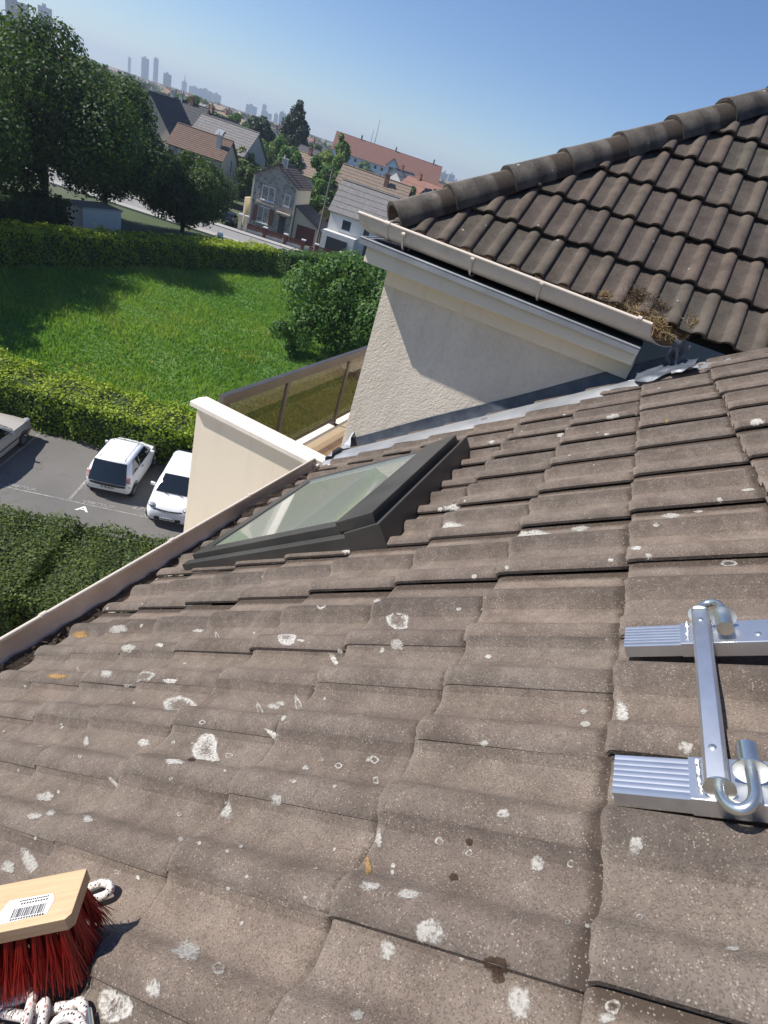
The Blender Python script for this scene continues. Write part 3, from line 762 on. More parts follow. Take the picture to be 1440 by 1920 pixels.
gl = N(t_, 'ShaderNodeBsdfGlossy', {'Color': (.9, .9, .9, 1), 'Roughness': .02}); tp = N(t_, 'ShaderNodeBsdfTransparent', {0: (.64, .58, .46, 1)})
df = N(t_, 'ShaderNodeBsdfDiffuse', {0: (.10, .08, .05, 1)}); mx0 = N(t_, 'ShaderNodeMixShader', {0: .07, 1: tp.outputs[0], 2: df.outputs[0]})
fr = mth(t_, 'ADD', .04, mth(t_, 'MULTIPLY', mth(t_, 'POWER', N(t_, 'ShaderNodeLayerWeight', {'Blend': .5}).outputs['Facing'], 4.), .5)); mx = N(t_, 'ShaderNodeMixShader', {0: fr, 1: mx0.outputs[0], 2: gl.outputs[0]})
t_.links.new(mx.outputs[0], n_['Material Output'].inputs[0])
for y in (3.74, 4.675, 6.005, 7.335, 8.665):
    b = MB(); y1 = {3.74: 4.61}.get(y, y + 1.265); b.box(-2.603, -2.597, y, y1, -2.82, -2.045); b.build('glass_panel', M_SMOKED, bal)
br = MB(); br.box(-2.61, -2.59, 3.7, 10.5, -2.84, -2.815); br.build('bottom_rail', M_BROWNMETAL, bal)
# ------------------------------------------------------------------ foliage
def leaf_mesh(name, P, size, m, up=.35, seed=0, aspect=.62, nrm=None, young=None):
    """one leaf-shaped face per point, random attitude, 'rnd' attribute per face"""
    r = np.random.default_rng(seed); P = np.asarray(P, float); n = len(P)
    nn = r.normal(size=(n, 3)); nn[:, 2] += up
    if nrm is not None: nn = nn * .62 + nrm * 1.35
    nn /= np.linalg.norm(nn, axis=1)[:, None] + 1e-9
    a = np.cross(nn, r.normal(size=(n, 3))); a /= np.linalg.norm(a, axis=1)[:, None] + 1e-9
    b = np.cross(nn, a)
    s = (size * r.uniform(.6, 1.35, n))[:, None]
    V = np.empty((n, 4, 3)); V[:, 0] = P - a * s * .5; V[:, 1] = P + b * s * .5 * aspect + nn * s * .07
    V[:, 2] = P + a * s * .5; V[:, 3] = P - b * s * .5 * aspect + nn * s * .07
    me = bpy.data.meshes.new(name)
    me.vertices.add(n * 4); me.vertices.foreach_set('co', V.reshape(-1))
    me.loops.add(n * 4); me.loops.foreach_set('vertex_index', np.arange(n * 4, dtype=np.int32))
    me.polygons.add(n); me.polygons.foreach_set('loop_start', np.arange(0, n * 4, 4, dtype=np.int32))
    me.polygons.foreach_set('loop_total', np.full(n, 4, dtype=np.int32))
    me.materials.append(m); me.update(calc_edges=True)
    at = me.attributes.new('rnd', 'FLOAT', 'FACE'); v_ = r.uniform(0, 1, n)
    if young is not None: v_ = v_ * .42 + np.asarray(young) * .58  # for hedges this value also holds sunlight painted onto the top leaves
    at.data.foreach_set('value', v_.astype(np.float32))
    return me
def clump_points(n, centers, radii, r, shell=.55):
    k = r.choice(len(centers), n, p=np.array(radii) ** 2 / np.sum(np.array(radii) ** 2))
    d = r.normal(size=(n, 3)); d /= np.linalg.norm(d, axis=1)[:, None]
    rr = shell + (1.08 - shell) * r.uniform(0, 1, n) ** .6
    c = np.asarray(centers)[k]; R = np.asarray(radii)[k][:, None]
    return c + d * R * rr[:, None], d
def crown_clumps(h0, h1, rx, n, r, kind='round'):
    cs_, rs_ = [], []
    for _ in range(n):
        while True:
            q = r.uniform(-1, 1, 3)
            if np.linalg.norm(q) < 1: break
        z = (h0 + h1) / 2 + q[2] * (h1 - h0) / 2 * .82
        w_ = math.sqrt(max(.05, 1 - q[2] ** 2))
        if kind == 'cone': w_ = (1 - (q[2] + 1) / 2) * 1.15 + .06
        if kind == 'broad': w_ = w_ * (1.1 if q[2] < .2 else .9)
        cs_.append((q[0] * rx * .85 * w_ / max(.35, 1), q[1] * rx * .85 * w_, z)); rs_.append(rx * r.uniform(.2, .36) * (w_ * .7 + .3))
    return cs_, rs_
def tree_parts(root, h, crown_r, trunk_h, leaf, nleaf, m, seed, kind='round', nclump=26, trunk_r=.22, limbs=6):
    r = np.random.default_rng(seed); rr = random.Random(seed)
    c, R = crown_clumps(trunk_h, h, crown_r, nclump, r, kind)
    P, d = clump_points(nleaf, c, R, r)
    me = leaf_mesh('crown', P, leaf, m, seed=seed, nrm=d * .9)
    o = link('crown', me, root)
    b = MB(); top = h * .82
    b.tube([(0, 0, -.3), (rr.uniform(-.1, .1), rr.uniform(-.1, .1), trunk_h * .6), (rr.uniform(-.3, .3), rr.uniform(-.3, .3), (trunk_h + h) / 2), (0, 0, top)], [trunk_r * 1.25, trunk_r, trunk_r * .6, trunk_r * .15], 8)
    for i in range(limbs):
        j = rr.randrange(len(c)); z0 = rr.uniform(trunk_h * .7, (trunk_h + h) / 2)
        q = Vector(c[j]); b.tube([(0, 0, z0), q * .5 + Vector((0, 0, z0 * .5 + .2)), q], [trunk_r * .45, trunk_r * .25, trunk_r * .08], 5)
    b.build('trunk', M_BARK, root, smooth=60)
def tree(name, label, cat, loc, h, cr, th_, leaf, n, m, seed, group=None, **k):
    t = thing(name, label, cat, (0, 0, 0), group); tree_parts(t, h, cr, th_, leaf, n, m, seed, **k)
    place(t, loc, random.uniform(0, 6)); return t

def hedge(name, label, line, th_, h, leaf, dens, m, seed, ragged=.12, topm=None):
    """line: centre-line points on the ground; leaves fill the skin of a rounded box, branches inside"""
    r = np.random.default_rng(seed)
    t = thing(name, label, 'hedge', line[0])
    pts, nrm, young_lit = [], [], []
    b = MB()
    for i in range(len(line) - 1):
        p, q = Vector(line[i]), Vector(line[i + 1]); L = (q - p).length; e = (q - p) / L; w_ = Vector((-e.y, e.x, 0))
        nseg = int(dens * L * (th_ + 2 * h))
        u = r.uniform(0, L, nseg); per = r.uniform(-h, th_ + h, nseg); dep = np.abs(r.normal(0, ragged, nseg))
        wv = .5 * np.sin(u * 1.7 + seed) + .5 * np.sin(u * 4.1 + 2 * seed); wv2 = np.sin(u * 2.9 + per * 3.)
        for k in range(nseg):
            x = per[k]; off = ragged * .8 * wv[k] + ragged * .5 * wv2[k] - dep[k] * .8 + r.normal(0, ragged * .35)
            if x < 0: a, z, nv = -th_ / 2 - off, h + x, -w_
            elif x > th_: a, z, nv = th_ / 2 + off, h - (x - th_), w_
            else: a, z, nv = x - th_ / 2, h + off, Vector((0, 0, 1))
            if x < 0 or x > th_:
                top = max(0, (z - h * .8) / (h * .2)); a *= 1 - .12 * top * top
            P = p + e * u[k] + w_ * a + Vector((0, 0, max(.02, z)))
            pts.append(P); nrm.append(nv); young_lit.append(max(0, min(1, (z / h - .72) / .3)) * (1 - min(1, dep[k] / ragged / 2)))  # paler top, darker depth: new growth plus sunlight and shade put into colour
        i0 = .22
        for end, sg in ((p, -1), (q, 1)):
            for _ in range(int(dens * th_ * h * .9)):
                P = end + e * sg * abs(r.normal(0, ragged)) + w_ * r.uniform(-th_ / 2, th_ / 2) + Vector((0, 0, r.uniform(.05, h)))
                pts.append(P); nrm.append(e * sg); young_lit.append(.1)
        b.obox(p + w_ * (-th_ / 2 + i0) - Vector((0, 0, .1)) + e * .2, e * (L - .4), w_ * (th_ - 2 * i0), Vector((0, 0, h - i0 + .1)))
    me = leaf_mesh('foliage', np.array(pts), leaf, m, seed=seed, nrm=np.array(nrm) * .8, young=young_lit)
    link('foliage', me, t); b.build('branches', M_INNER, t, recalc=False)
    return t

# clipped hedges
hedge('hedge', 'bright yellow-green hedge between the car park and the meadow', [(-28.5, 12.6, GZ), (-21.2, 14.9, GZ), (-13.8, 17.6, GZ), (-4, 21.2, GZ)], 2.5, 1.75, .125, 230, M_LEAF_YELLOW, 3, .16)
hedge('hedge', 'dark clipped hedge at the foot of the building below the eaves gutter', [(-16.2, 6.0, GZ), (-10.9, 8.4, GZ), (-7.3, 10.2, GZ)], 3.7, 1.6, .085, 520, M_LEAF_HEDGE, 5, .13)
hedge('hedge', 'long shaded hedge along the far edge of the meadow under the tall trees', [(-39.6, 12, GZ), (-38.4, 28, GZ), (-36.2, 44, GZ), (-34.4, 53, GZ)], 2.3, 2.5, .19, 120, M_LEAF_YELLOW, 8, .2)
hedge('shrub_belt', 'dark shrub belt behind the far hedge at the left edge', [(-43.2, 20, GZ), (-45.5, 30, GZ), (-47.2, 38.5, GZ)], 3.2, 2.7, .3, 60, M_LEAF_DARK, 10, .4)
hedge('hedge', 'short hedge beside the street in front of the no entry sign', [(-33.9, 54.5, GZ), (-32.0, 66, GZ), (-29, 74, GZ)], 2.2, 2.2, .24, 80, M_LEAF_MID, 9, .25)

# meadow grass
r = np.random.default_rng(5)
NB = 140000
u, v = r.uniform(0, 1, NB), r.uniform(0, 1, NB) ** 1.25
gy = 14 + v * 46; gx = -37.2 + u * (28.5 + np.maximum(0, gy - 18) * .1)
bb = (gx - PO.x) * PE2.x + (gy - PO.y) * PE2.y
k_ = bb > 7.4; gx, gy = gx[k_], gy[k_]
hmap = .5 + .5 * np.sin(gx * .9 + 2 * np.sin(gy * .5)) * np.sin(gy * 1.1 + gx * .3)
gz = GZ + .16 + .10 * np.sin(gx * .33 + 1.3 * np.sin(gy * .21)) + .07 * np.sin(gy * .6 + gx * .4)
n = len(gx); hgt = (.11 + .20 * hmap) * r.uniform(.5, 1.3, n); az = r.uniform(0, 6.28, n); lean = r.uniform(.05, .7, n); wd = r.uniform(.03, .065, n)
la = r.uniform(0, 6.28, n)
V = np.zeros((n, 3, 3)); base = np.stack([gx, gy, gz], 1)
V[:, 0] = base + np.stack([np.cos(az) * wd, np.sin(az) * wd, 0 * az], 1); V[:, 1] = base - np.stack([np.cos(az) * wd, np.sin(az) * wd, 0 * az], 1)
V[:, 2] = base + np.stack([np.cos(la) * lean * hgt, np.sin(la) * lean * hgt, hgt], 1)
me = bpy.data.meshes.new('meadow_grass')
me.vertices.add(n * 3); me.vertices.foreach_set('co', V.reshape(-1)); me.loops.add(n * 3); me.loops.foreach_set('vertex_index', np.arange(n * 3, dtype=np.int32))
me.polygons.add(n); me.polygons.foreach_set('loop_start', np.arange(0, n * 3, 3, dtype=np.int32)); me.polygons.foreach_set('loop_total', np.full(n, 3, dtype=np.int32))
me.materials.append(M_LEAF_GRASS); me.update(calc_edges=True)
patchy = np.clip(.5 * hmap + r.uniform(0, .6, n) + .25 * np.sin(gx * .4) * np.sin(gy * .27), 0, 1)
me.attributes.new('rnd', 'FLOAT', 'FACE').data.foreach_set('value', patchy.astype(np.float32))
link('meadow_grass', me)['kind'] = 'stuff'

fl_p = []
for cx, cy, rr_ in ((280, 668, 1.1), (412, 655, .9), (490, 622, .8), (150, 690, .7), (470, 668, .6)):
    c_ = at_z(cx, cy, GZ + .45)
    for _ in range(160): fl_p.append((c_.x + random.gauss(0, rr_), c_.y + random.gauss(0, rr_), GZ + .36 + random.uniform(0, .2)))
fo = link('meadow_flowers', leaf_mesh('meadow_flowers', fl_p, .07, leaf_material('yellow_petals', [(.45, .30, .02), (.55, .40, .03), (.6, .5, .3)], .2), up=1.)); fo['kind'] = 'stuff'
# bush by the terrace and the trees behind the far hedge
t = tree('round_tree', 'round bushy green tree in the meadow beside the terrace balustrade', 'tree', (-16.9, 36.2, GZ), 7.6, 4.3, .3, .24, 34000, M_LEAF_MID, 21, nclump=70, trunk_r=.16)
t = tree('shrub', 'low young shrub at the foot of the round bushy tree', 'shrub', (-18.9, 33.2, GZ), 2.8, 1.9, .1, .17, 3600, M_LEAF_MID, 22, nclump=12, trunk_r=.05)
tree('broadleaf_tree', 'tallest dark broadleaf tree in front of the white kiosk at the left', 'tree', (-46.5, 37.0, GZ), 15.2, 7.6, 2.4, .29, 70000, M_LEAF_DARK, 31, nclump=95, trunk_r=.34, limbs=14, kind='broad')
tree('broadleaf_tree', 'dark broadleaf tree at the right end of the white kiosk', 'tree', (-49.5, 46.0, GZ), 13.4, 6.8, 2.0, .29, 60000, M_LEAF_DARK, 32, nclump=85, trunk_r=.28, limbs=12, kind='broad')
tree('broadleaf_tree', 'lower rounded dark tree beside the street in front of the cream gabled house', 'tree', (-46.8, 54.0, GZ), 8.4, 5.2, .7, .28, 42000, M_LEAF_DARK, 33, nclump=60, trunk_r=.24, limbs=12)
tree('broadleaf_tree', 'dark broadleaf tree cut by the left edge of the picture', 'tree', (-42.5, 23.5, GZ), 15.0, 6.6, 2.5, .3, 42000, M_LEAF_DARK, 34, nclump=50, trunk_r=.3, limbs=12, kind='broad')
tree('broadleaf_tree', 'tree beyond the left edge whose shadow falls on the meadow', 'tree', (-39.5, 16.0, GZ), 14.5, 5.2, 3.0, .5, 12000, M_LEAF_DARK, 35, nclump=44, trunk_r=.3, kind='broad')
tree('broadleaf_tree', 'dark tree standing behind the tallest one at the left edge', 'tree', (-58.0, 41.5, GZ), 15.5, 5.5, 3.0, .5, 12000, M_LEAF_DARK, 36, nclump=44, trunk_r=.3, kind='broad')
# ------------------------------------------------------------------ parked cars
def loft_rings(b, rings, mat_=0, closed=True, cap0=True, cap1=True):
    n = len(rings[0]); vs = [p for r_ in rings for p in r_]; fs = []
    for i in range(len(rings) - 1):
        for k in range(n if closed else n - 1):
            fs.append((i * n + k, i * n + (k + 1) % n, (i + 1) * n + (k + 1) % n, (i + 1) * n + k))
    if cap0: fs.append(tuple(range(n))[::-1])
    if cap1: fs.append(tuple(range((len(rings) - 1) * n, len(rings) * n)))
    b.add(vs, fs, mat_)
def car_section(y, w, zb, zs, zt, crown, taper):
    """half-width w at the waist zs, sill zb, top zt; returns ring in (x, z) at length position y"""
    pts = [(0, zb), (w * .86, zb), (w * .96, zb + .08), (w, zs), (w * (1 - taper * .45), zs + (zt - zs) * .6), (w * (1 - taper), zt), (w * (1 - taper) * .55, zt + crown * .8), (0, zt + crown)]
    left = [(-x, z) for x, z in pts[1:-1]][::-1]
    return [(x, y, z) for x, z in pts + left]
def car(name, label, L, Wd, H, paint, belt, bonnet, gh, wheelx, front=True, kind='city'):
    """y axis: rear (0) to front (L). gh = (rear base y, rear top y, front top y, front base y)"""
    t = thing(name, label, 'car'); hw = Wd / 2
    b = MB(); ring = []
    nose = L - .02
    st_ = [(.0, .86, .42, .55, .72, .0, .02), (.05, .93, .30, .55, belt - .12, .01, .03), (.16, .985, .24, .58, belt - .03, .01, .05), (.5, 1., .20, .6, belt, .01, .07),
           (gh[3] - .35, 1., .20, .6, belt - .01, .01, .07), (gh[3] + .02, .995, .20, .6, belt - .03, .02, .09), ((gh[3] + L) / 2, .985, .22, .58, (belt + bonnet) / 2 - .02, .035, .12), (L - .22, .94, .22, .55, bonnet, .03, .16), (L - .07, .86, .26, .5, bonnet - .10, .02, .16), (L, .74, .32, .45, bonnet - .22, .0, .1)]
    for y, wf, zb, zs, zt, cr_, tp_ in st_: ring.append(car_section(y, hw * wf, zb, zs, zt, cr_, tp_))
    loft_rings(b, ring)
    # roof shell and pillars (greenhouse)
    zr = H; hb = hw * .925; ht = hw * .70
    gr = []
    def oct_(yr, yf, w_, z, c=.10, cr_=0):
        return [(-w_ + c, yr, z), (w_ - c, yr, z), (w_, yr + c * 1.3, z), (w_, (yr + yf) / 2, z + cr_), (w_, yf - c * 1.6, z), (w_ - c, yf, z), (-w_ + c, yf, z), (-w_, yf - c * 1.6, z), (-w_, (yr + yf) / 2, z + cr_), (-w_, yr + c * 1.3, z)]
    def lerp(a, c, u): return a + (c - a) * u
    lv = [0, .25, .55, .85, .96, 1.0]
    for u in lv:
        bow = .03 * math.sin(math.pi * u)
        ins = 0 if u < .9 else (.015 if u < .99 else .06)
        gr.append(oct_(lerp(gh[0], gh[1], u) - bow + ins, lerp(gh[3], gh[2], u) + bow * 1.6 - ins * 1.5, lerp(hb, ht, u) + bow - ins, lerp(belt - .03, zr - .03, u) + (.0 if u < .9 else .012)))
    gr.append(oct_(gh[1] + .3, gh[2] - .25, ht - .22, zr + .012, .05))
    loft_rings(b, gr, cap0=False)
    b.build('body', paint, t, smooth=38)
    # glass, laid just proud of the shell
    def quadpatch(c00, c10, c11, c01, nm, m, off, n=5, bowl=0.):
        c00, c10, c11, c01 = map(Vector, (c00, c10, c11, c01)); q = MB(); rows = []
        for i in range(n + 1):
            u = i / n
            rows.append([(c00.lerp(c10, k / n)).lerp(c01.lerp(c11, k / n), u) + Vector(off) * (1 + bowl * (1 - (2 * k / n - 1) ** 2)) for k in range(n + 1)])
        q.sheet(rows); q.sheet([[p - Vector(off) * .9 for p in rows[0]], rows[0]]); q.sheet([rows[-1], [p - Vector(off) * .9 for p in rows[-1]]])
        return q.build(nm, m, t, smooth=40)
    def gp_(side, u, e): return None
    zb_, zt_ = belt + .03, zr - .085
    ub, ut = (zb_ - belt + .03) / (zr - belt), (zt_ - belt + .03) / (zr - belt)
    wy = lambda u: lerp(gh[3], gh[2], u) + .05 * math.sin(math.pi * u); ry = lambda u: lerp(gh[0], gh[1], u) - .03 * math.sin(math.pi * u)
    ww = lambda u: lerp(hb, ht, u) + .03 * math.sin(math.pi * u)
    quadpatch((-ww(ub) + .10, wy(ub), zb_), (ww(ub) - .10, wy(ub), zb_), (ww(ut) - .09, wy(ut), zt_), (-ww(ut) + .09, wy(ut), zt_), 'windscreen', M_CARGLASS, (0, .012, .008), bowl=1.2)
    rb = .02
    if kind == 'city':
        quadpatch((hw * .80, -.015, .70), (-hw * .80, -.015, .70), (-ww(ut) + .03, ry(ut) - .01, zt_ + .02), (ww(ut) - .03, ry(ut) - .01, zt_ + .02), 'rear_window', M_CARGLASS, (0, -.045, .012), bowl=.9, n=8)
    else: quadpatch((ww(ub) - .05, ry(ub) + (.0), zb_ + rb), (-ww(ub) + .05, ry(ub), zb_ + rb), (-ww(ut) + .06, ry(ut), zt_), (ww(ut) - .06, ry(ut), zt_), 'rear_window', M_CARGLASS, (0, -.022, .006), bowl=1.)
    mid = lerp(gh[0], gh[3], .42)
    for sg in (-1, 1):
        for (ya, yb, yc, yd) in ((gh[0] + .28, mid - .03, mid - .03, gh[1] + .32), (mid + .03, gh[3] - .42, gh[2] + .02, mid + .03)):
            u0, u1 = (ub, ut)
            quadpatch((sg * ww(u0 + .03), ya, zb_ + .02), (sg * ww(u0 + .03), yb, zb_ + .02), (sg * ww(u1 - .05), yc, zt_ - .02), (sg * ww(u1 - .05), yd, zt_ - .02), 'side_window', M_CARGLASS, (sg * .026, 0, .004))
        mb = MB(); mb.obox((sg * (hw * .93), gh[3] - .48, belt + .0), (sg * .17, -.02, .02), (0, .10, 0), (0, 0, .11)); mb.build('wing_mirror', paint if kind != 'saloon' else M_CHROME, t, bevel=.025, smooth=50)
        hd_ = MB(); hd_.obox((sg * (hw * .945), mid + .12, belt - .10), (sg * .03, 0, 0), (0, .16, 0), (0, 0, .025)); hd_.build('door_handle', M_CARBLACK, t, bevel=.008)
        for wx in wheelx:
            wl = MB(); x0 = sg * (hw - .19); x1 = sg * (hw + .004); ax = [(x0, wx, .29), (x1, wx, .29)]
            wl.tube([(x0, wx, .29), (sg * (hw - .02), wx, .29), (x1, wx, .29)], [.29, .29, .265], 22); o = wl.build('wheel', M_RUBBER, t, smooth=40)
            rm = MB(); rm.tube([(x1 - sg * .012, wx, .29), (x1 + sg * .008, wx, .29)], .185, 18)
            for i in range(5):
                a = 2 * math.pi * i / 5; rm.obox((x1 + sg * .008, wx + math.cos(a) * .05, .29 + math.sin(a) * .05), (sg * .008, 0, 0), (0, math.cos(a) * .12, math.sin(a) * .12), (0, -math.sin(a) * .03, math.cos(a) * .03))
            rm.build('rim', M_CHROME, o, smooth=30)
            ar = MB(); rows = []
            for rr_, xx in ((.31, 1.0), (.345, 1.006), (.36, .99)):
                rows.append([(sg * hw * xx * .995 + sg * .006, wx + math.cos(a) * rr_, .29 + math.sin(a) * rr_) for a in [math.pi * i / 14 for i in range(15)]])
            ar.sheet(rows); ar.build('wheel_arch', M_CARBLACK, t)
    # rear end
    pl = MB(); pl.box(-.26, .26, -.035, -.015, .44, .55); pl.build('number_plate', M_PLATE, t)
    ch = MB()
    for i, x in enumerate((-.20, -.165, -.10, -.065, -.03, .04, .075, .14, .175)): ch.box(x, x + .022, -.0385, -.035, .465, .525)
    ch.build('plate_lettering', M_INK, t)
    bs = MB(); rows = []
    for z in (.56, .65): rows.append([(x, -.055 + .12 * (abs(x) / hw) ** 3, z) for x in [hw * .93 * (i / 8 - 1) for i in range(17)]])
    bs.sheet(rows); bs.build('bumper_strip', M_CARBLACK, t, smooth=60)
    for sg in (-1, 1):
        tl = MB(); tl.obox((sg * hw * .80, -.005, belt - .17), (sg * .13, .05, 0), (0, .05, 0), (-sg * .03, .08, .26)); tl.build('tail_lamp', M_TAIL, t, bevel=.02, smooth=50)
    # front end
    fy = L - .02
    gl_ = MB(); rows = []
    for z, d in ((.33, .015), (.40, .02), (.46, .01)): rows.append([(x, fy + d + .045 - .16 * (abs(x) / hw) ** 2.4, z) for x in [hw * .56 * (i / 8 - 1) for i in range(17)]])
    gl_.sheet(rows); gl_.build('lower_grille', M_CARBLACK, t, smooth=60)
    gu = MB(); rows = []
    for z in (bonnet - .155, bonnet - .115): rows.append([(x, fy - .0 + .022 - .13 * (abs(x) / hw) ** 2.0 - (z - bonnet + .155) * .8, z + .05 * (abs(x) / hw) ** 1.5) for x in [hw * .70 * (i / 10 - 1) for i in range(21)]])
    gu.sheet(rows); gu.build('upper_grille', M_CARBLACK, t, smooth=60)
    em = MB()
    for (dx0, dz0, dx1, dz1) in ((0, .06, .045, 0), (.045, 0, 0, -.06), (0, -.06, -.045, 0), (-.045, 0, 0, .06)):
        em.tube([(dx0, fy + .035, bonnet - .135 + dz0), (dx1, fy + .035, bonnet - .135 + dz1)], .011, 6)
    em.build('badge', M_CHROME, t)
    fp = MB(); fp.box(-.26, .26, fy + .05, fy + .065, .37, .47); fp.build('number_plate', M_PLATE, t)
    ch = MB()
    for i, x in enumerate((-.20, -.165, -.10, -.065, -.03, .04, .075, .14, .175)): ch.box(x, x + .022, fy + .064, fy + .068, .395, .445)
    ch.build('plate_lettering', M_INK, t)
    for sg in (-1, 1):
        bmh = bmesh.new(); bmesh.ops.create_uvsphere(bmh, u_segments=16, v_segments=10, radius=1., matrix=Matrix.Translation((sg * hw * .70, L - .20, bonnet - .065)) @ Matrix.Rotation(-sg * .55, 4, 'Z') @ Matrix.Rotation(.35, 4, 'X') @ Matrix.Diagonal((.15, .17, .085, 1)))
        meh = bpy.data.meshes.new('headlight'); bmh.to_mesh(meh); bmh.free(); meh.materials.append(M_LAMP); meh.polygons.foreach_set('use_smooth', [True] * len(meh.polygons)); link('headlight', meh, t)
        fg = MB(); fg.tube([(sg * hw * .66, fy - .10, .43), (sg * hw * .67, fy - .045, .43)], .055, 14); fg.build('fog_lamp', M_CHROME, t, smooth=40)
    wp = MB()
    for x in (-.35, .15): wp.tube([(x, gh[3] + .05, belt + .015), (x + .42, gh[3] - .16, belt + .10)], .010, 5)
    wp.build('wiper', M_CARBLACK, t)
    return t
ang = math.atan2(PE2.y, PE2.x) - math.pi / 2
c = car('parked_car', 'white small hatchback parked nose to the hedge showing its dark rear window', 3.42, 1.62, 1.46, M_WHITECAR, .93, .80, (.07, .40, 1.95, 2.72), (.50, 2.84))
place(c, (-13.72, 13.02, GZ), ang + .02)
an = MB(); an.tube([(0, 1.1, 1.45), (0, .95, 1.62)], .006, 5); an.build('aerial', M_CARBLACK, c)
for sg in (-1, 1):
    dv = MB(); dv.tube([(sg * .43, .45, 1.452), (sg * .44, 1.9, 1.452)], .008, 5); dv.build('roof_seam', M_CARBLACK, c)
c = car('parked_car', 'white hatchback facing the camera half hidden by the cream parapet', 3.60, 1.65, 1.47, M_WHITECAR, .95, .86, (.10, .38, 2.02, 2.86), (.52, 3.0))
q = Vector((-11.05, 13.15, GZ)); e2 = Vector((-math.sin(ang + .04), math.cos(ang + .04), 0))
place(c, q + e2 * 3.60, ang + .04 + math.pi)
c = car('parked_car', 'grey-beige saloon with chrome mirrors cut by the left edge of the picture', 4.30, 1.66, 1.40, M_GREYCAR, .90, .80, (.45, 1.0, 2.2, 3.05), (.75, 3.45), kind='saloon')
fr_ = Vector((-18.55, 13.85, GZ)); place(c, fr_ - PE2 * 4.1 - PE1 * .8, ang)
for sg in (-1, 1):
    mo_ = MB(); mo_.box(sg * .832 - .012, sg * .832 + .012, .3, 3.9, .52, .56); mo_.build('side_moulding', M_CARBLACK, c)

# painted bay lines and letters
m, t_, b_, n_ = mat('worn_road_paint')
tc = N(t_, 'ShaderNodeTexCoord').outputs['Object']
t_.links.new(mixc(t_, ramp(t_, noise(t_, tc, 7, 5, .75), [(.36, (0,) * 3), (.62, (.85,) * 3)]), (.15, .145, .135), (.40, .39, .37)), b_.inputs['Base Color'])
M_ROADPAINT = m
M_FRESHPAINT = simple('fresh_road_paint', (.62, .62, .6), (.78, .78, .76), 9, .7)
for a, b0, b1 in ((-2.9, 0, 4.6), (0, 0, 4.6), (2.65, 0, 4.6), (-5.6, 0, 4.6), (5.3, 0, 4.6)):
    b = MB(); b.obox(pk(a - .05, b0, GZ + .004), PE1 * .1, PE2 * (b1 - b0), (0, 0, .002)); b.build('bay_line', M_ROADPAINT, lot)
b = MB(); b.obox(pk(-8, -.09, GZ + .006), PE1 * 17, PE2 * .06, (0, 0, .002)); b.build('bay_line', M_ROADPAINT, lot)
def letters(txt, size, a, b_off, m, sx=1.0):
    cu = bpy.data.curves.new('letters', 'FONT'); cu.body = txt; cu.size = size; cu.align_x = 'CENTER'; cu.offset = .008; cu.extrude = .001
    o = bpy.data.objects.new('tmp', cu); me = bpy.data.meshes.new_from_object(o); bpy.data.objects.remove(o)
    me.name = 'painted_letters'; me.materials.clear(); me.materials.append(m)
    p = pk(a, b_off, GZ + .0085)
    return link('painted_letters', me, lot, Matrix.Translation(p) @ Matrix.Rotation(math.atan2(PE1.y, PE1.x), 4, 'Z') @ Matrix.Scale(sx, 4, (1, 0, 0)))
letters('VISITEUR', .22, .98, .02, M_ROADPAINT, 1.3)
letters('A', .42, .62, -.50, M_FRESHPAINT, 1.5)
letters('228', .36, 2.35, .28, M_ROADPAINT, 1.2)
letters('VISITEUR', .20, -1.65, .05, M_ROADPAINT, 1.2)
letters('B', .40, -2.6, .1, M_ROADPAINT, 1.5)
# ------------------------------------------------------------------ houses
def rubble():
    m, t, b, n = mat('rubble_stone')
    tc = N(t, 'ShaderNodeTexCoord').outputs['Object']
    v = N(t, 'ShaderNodeTexVoronoi', {'Scale': 2.6, 'Vector': tc}, feature='F1')
    e = N(t, 'ShaderNodeTexVoronoi', {'Scale': 2.6, 'Vector': tc}, feature='DISTANCE_TO_EDGE')
    c = ramp(t, N(t, 'ShaderNodeSeparateColor', {0: v.outputs['Color']}).outputs[0], [(0, (.16, .145, .13)), (.5, (.27, .25, .225)), (1, (.36, .33, .29))])
    c = mixc(t, ramp(t, e.outputs['Distance'], [(.03, (1,) * 3), (.08, (0,) * 3)]), c, (.40, .37, .33))
    t.links.new(c, b.inputs['Base Color']); b.inputs['Roughness'].default_value = .9
    return m
M_STONE = rubble()
def wallm(nm, c): return simple(nm, tuple(x * .93 for x in c), c, 1.2, .85)
def roofm(nm, c):
    m, t, b, n = mat(nm)
    tc = N(t, 'ShaderNodeTexCoord').outputs['Object']
    k = ramp(t, noise(t, tc, 2.2, 5, .75), [(.3, tuple(x * .7 for x in c)), (.55, c), (.75, tuple(x * 1.3 for x in c))])
    t.links.new(k, b.inputs['Base Color']); b.inputs['Roughness'].default_value = .8
    t.links.new(bump(t, noise(t, tc, 9, 3), .5, .05), b.inputs['Normal'])
    return m
W_CREAM, W_WHITE, W_GREY, W_BLUE, W_BEIGE = wallm('cream_house_render', (.66, .58, .44)), wallm('white_house_render', (.68, .67, .64)), wallm('grey_house_render', (.48, .47, .44)), wallm('pale_blue_render', (.58, .64, .72)), wallm('beige_house_render', (.55, .47, .37))
R_BROWN, R_SLATE, R_GREY, R_RED, R_DARK, R_TAN = roofm('brown_roof_tiles', (.15, .095, .07)), roofm('dark_slate', (.045, .047, .055)), roofm('grey_roof_tiles', (.19, .18, .175)), roofm('orange_roof_tiles', (.21, .095, .068)), roofm('dark_brown_roof', (.07, .052, .045)), roofm('tan_roof_tiles', (.22, .165, .125))
R_PALE = roofm('white_metal_roof', (.55, .57, .6))
M_WINGLASS = simple('house_window_glass', (.02, .03, .045), (.05, .065, .085), .8, .08, spec=.7)
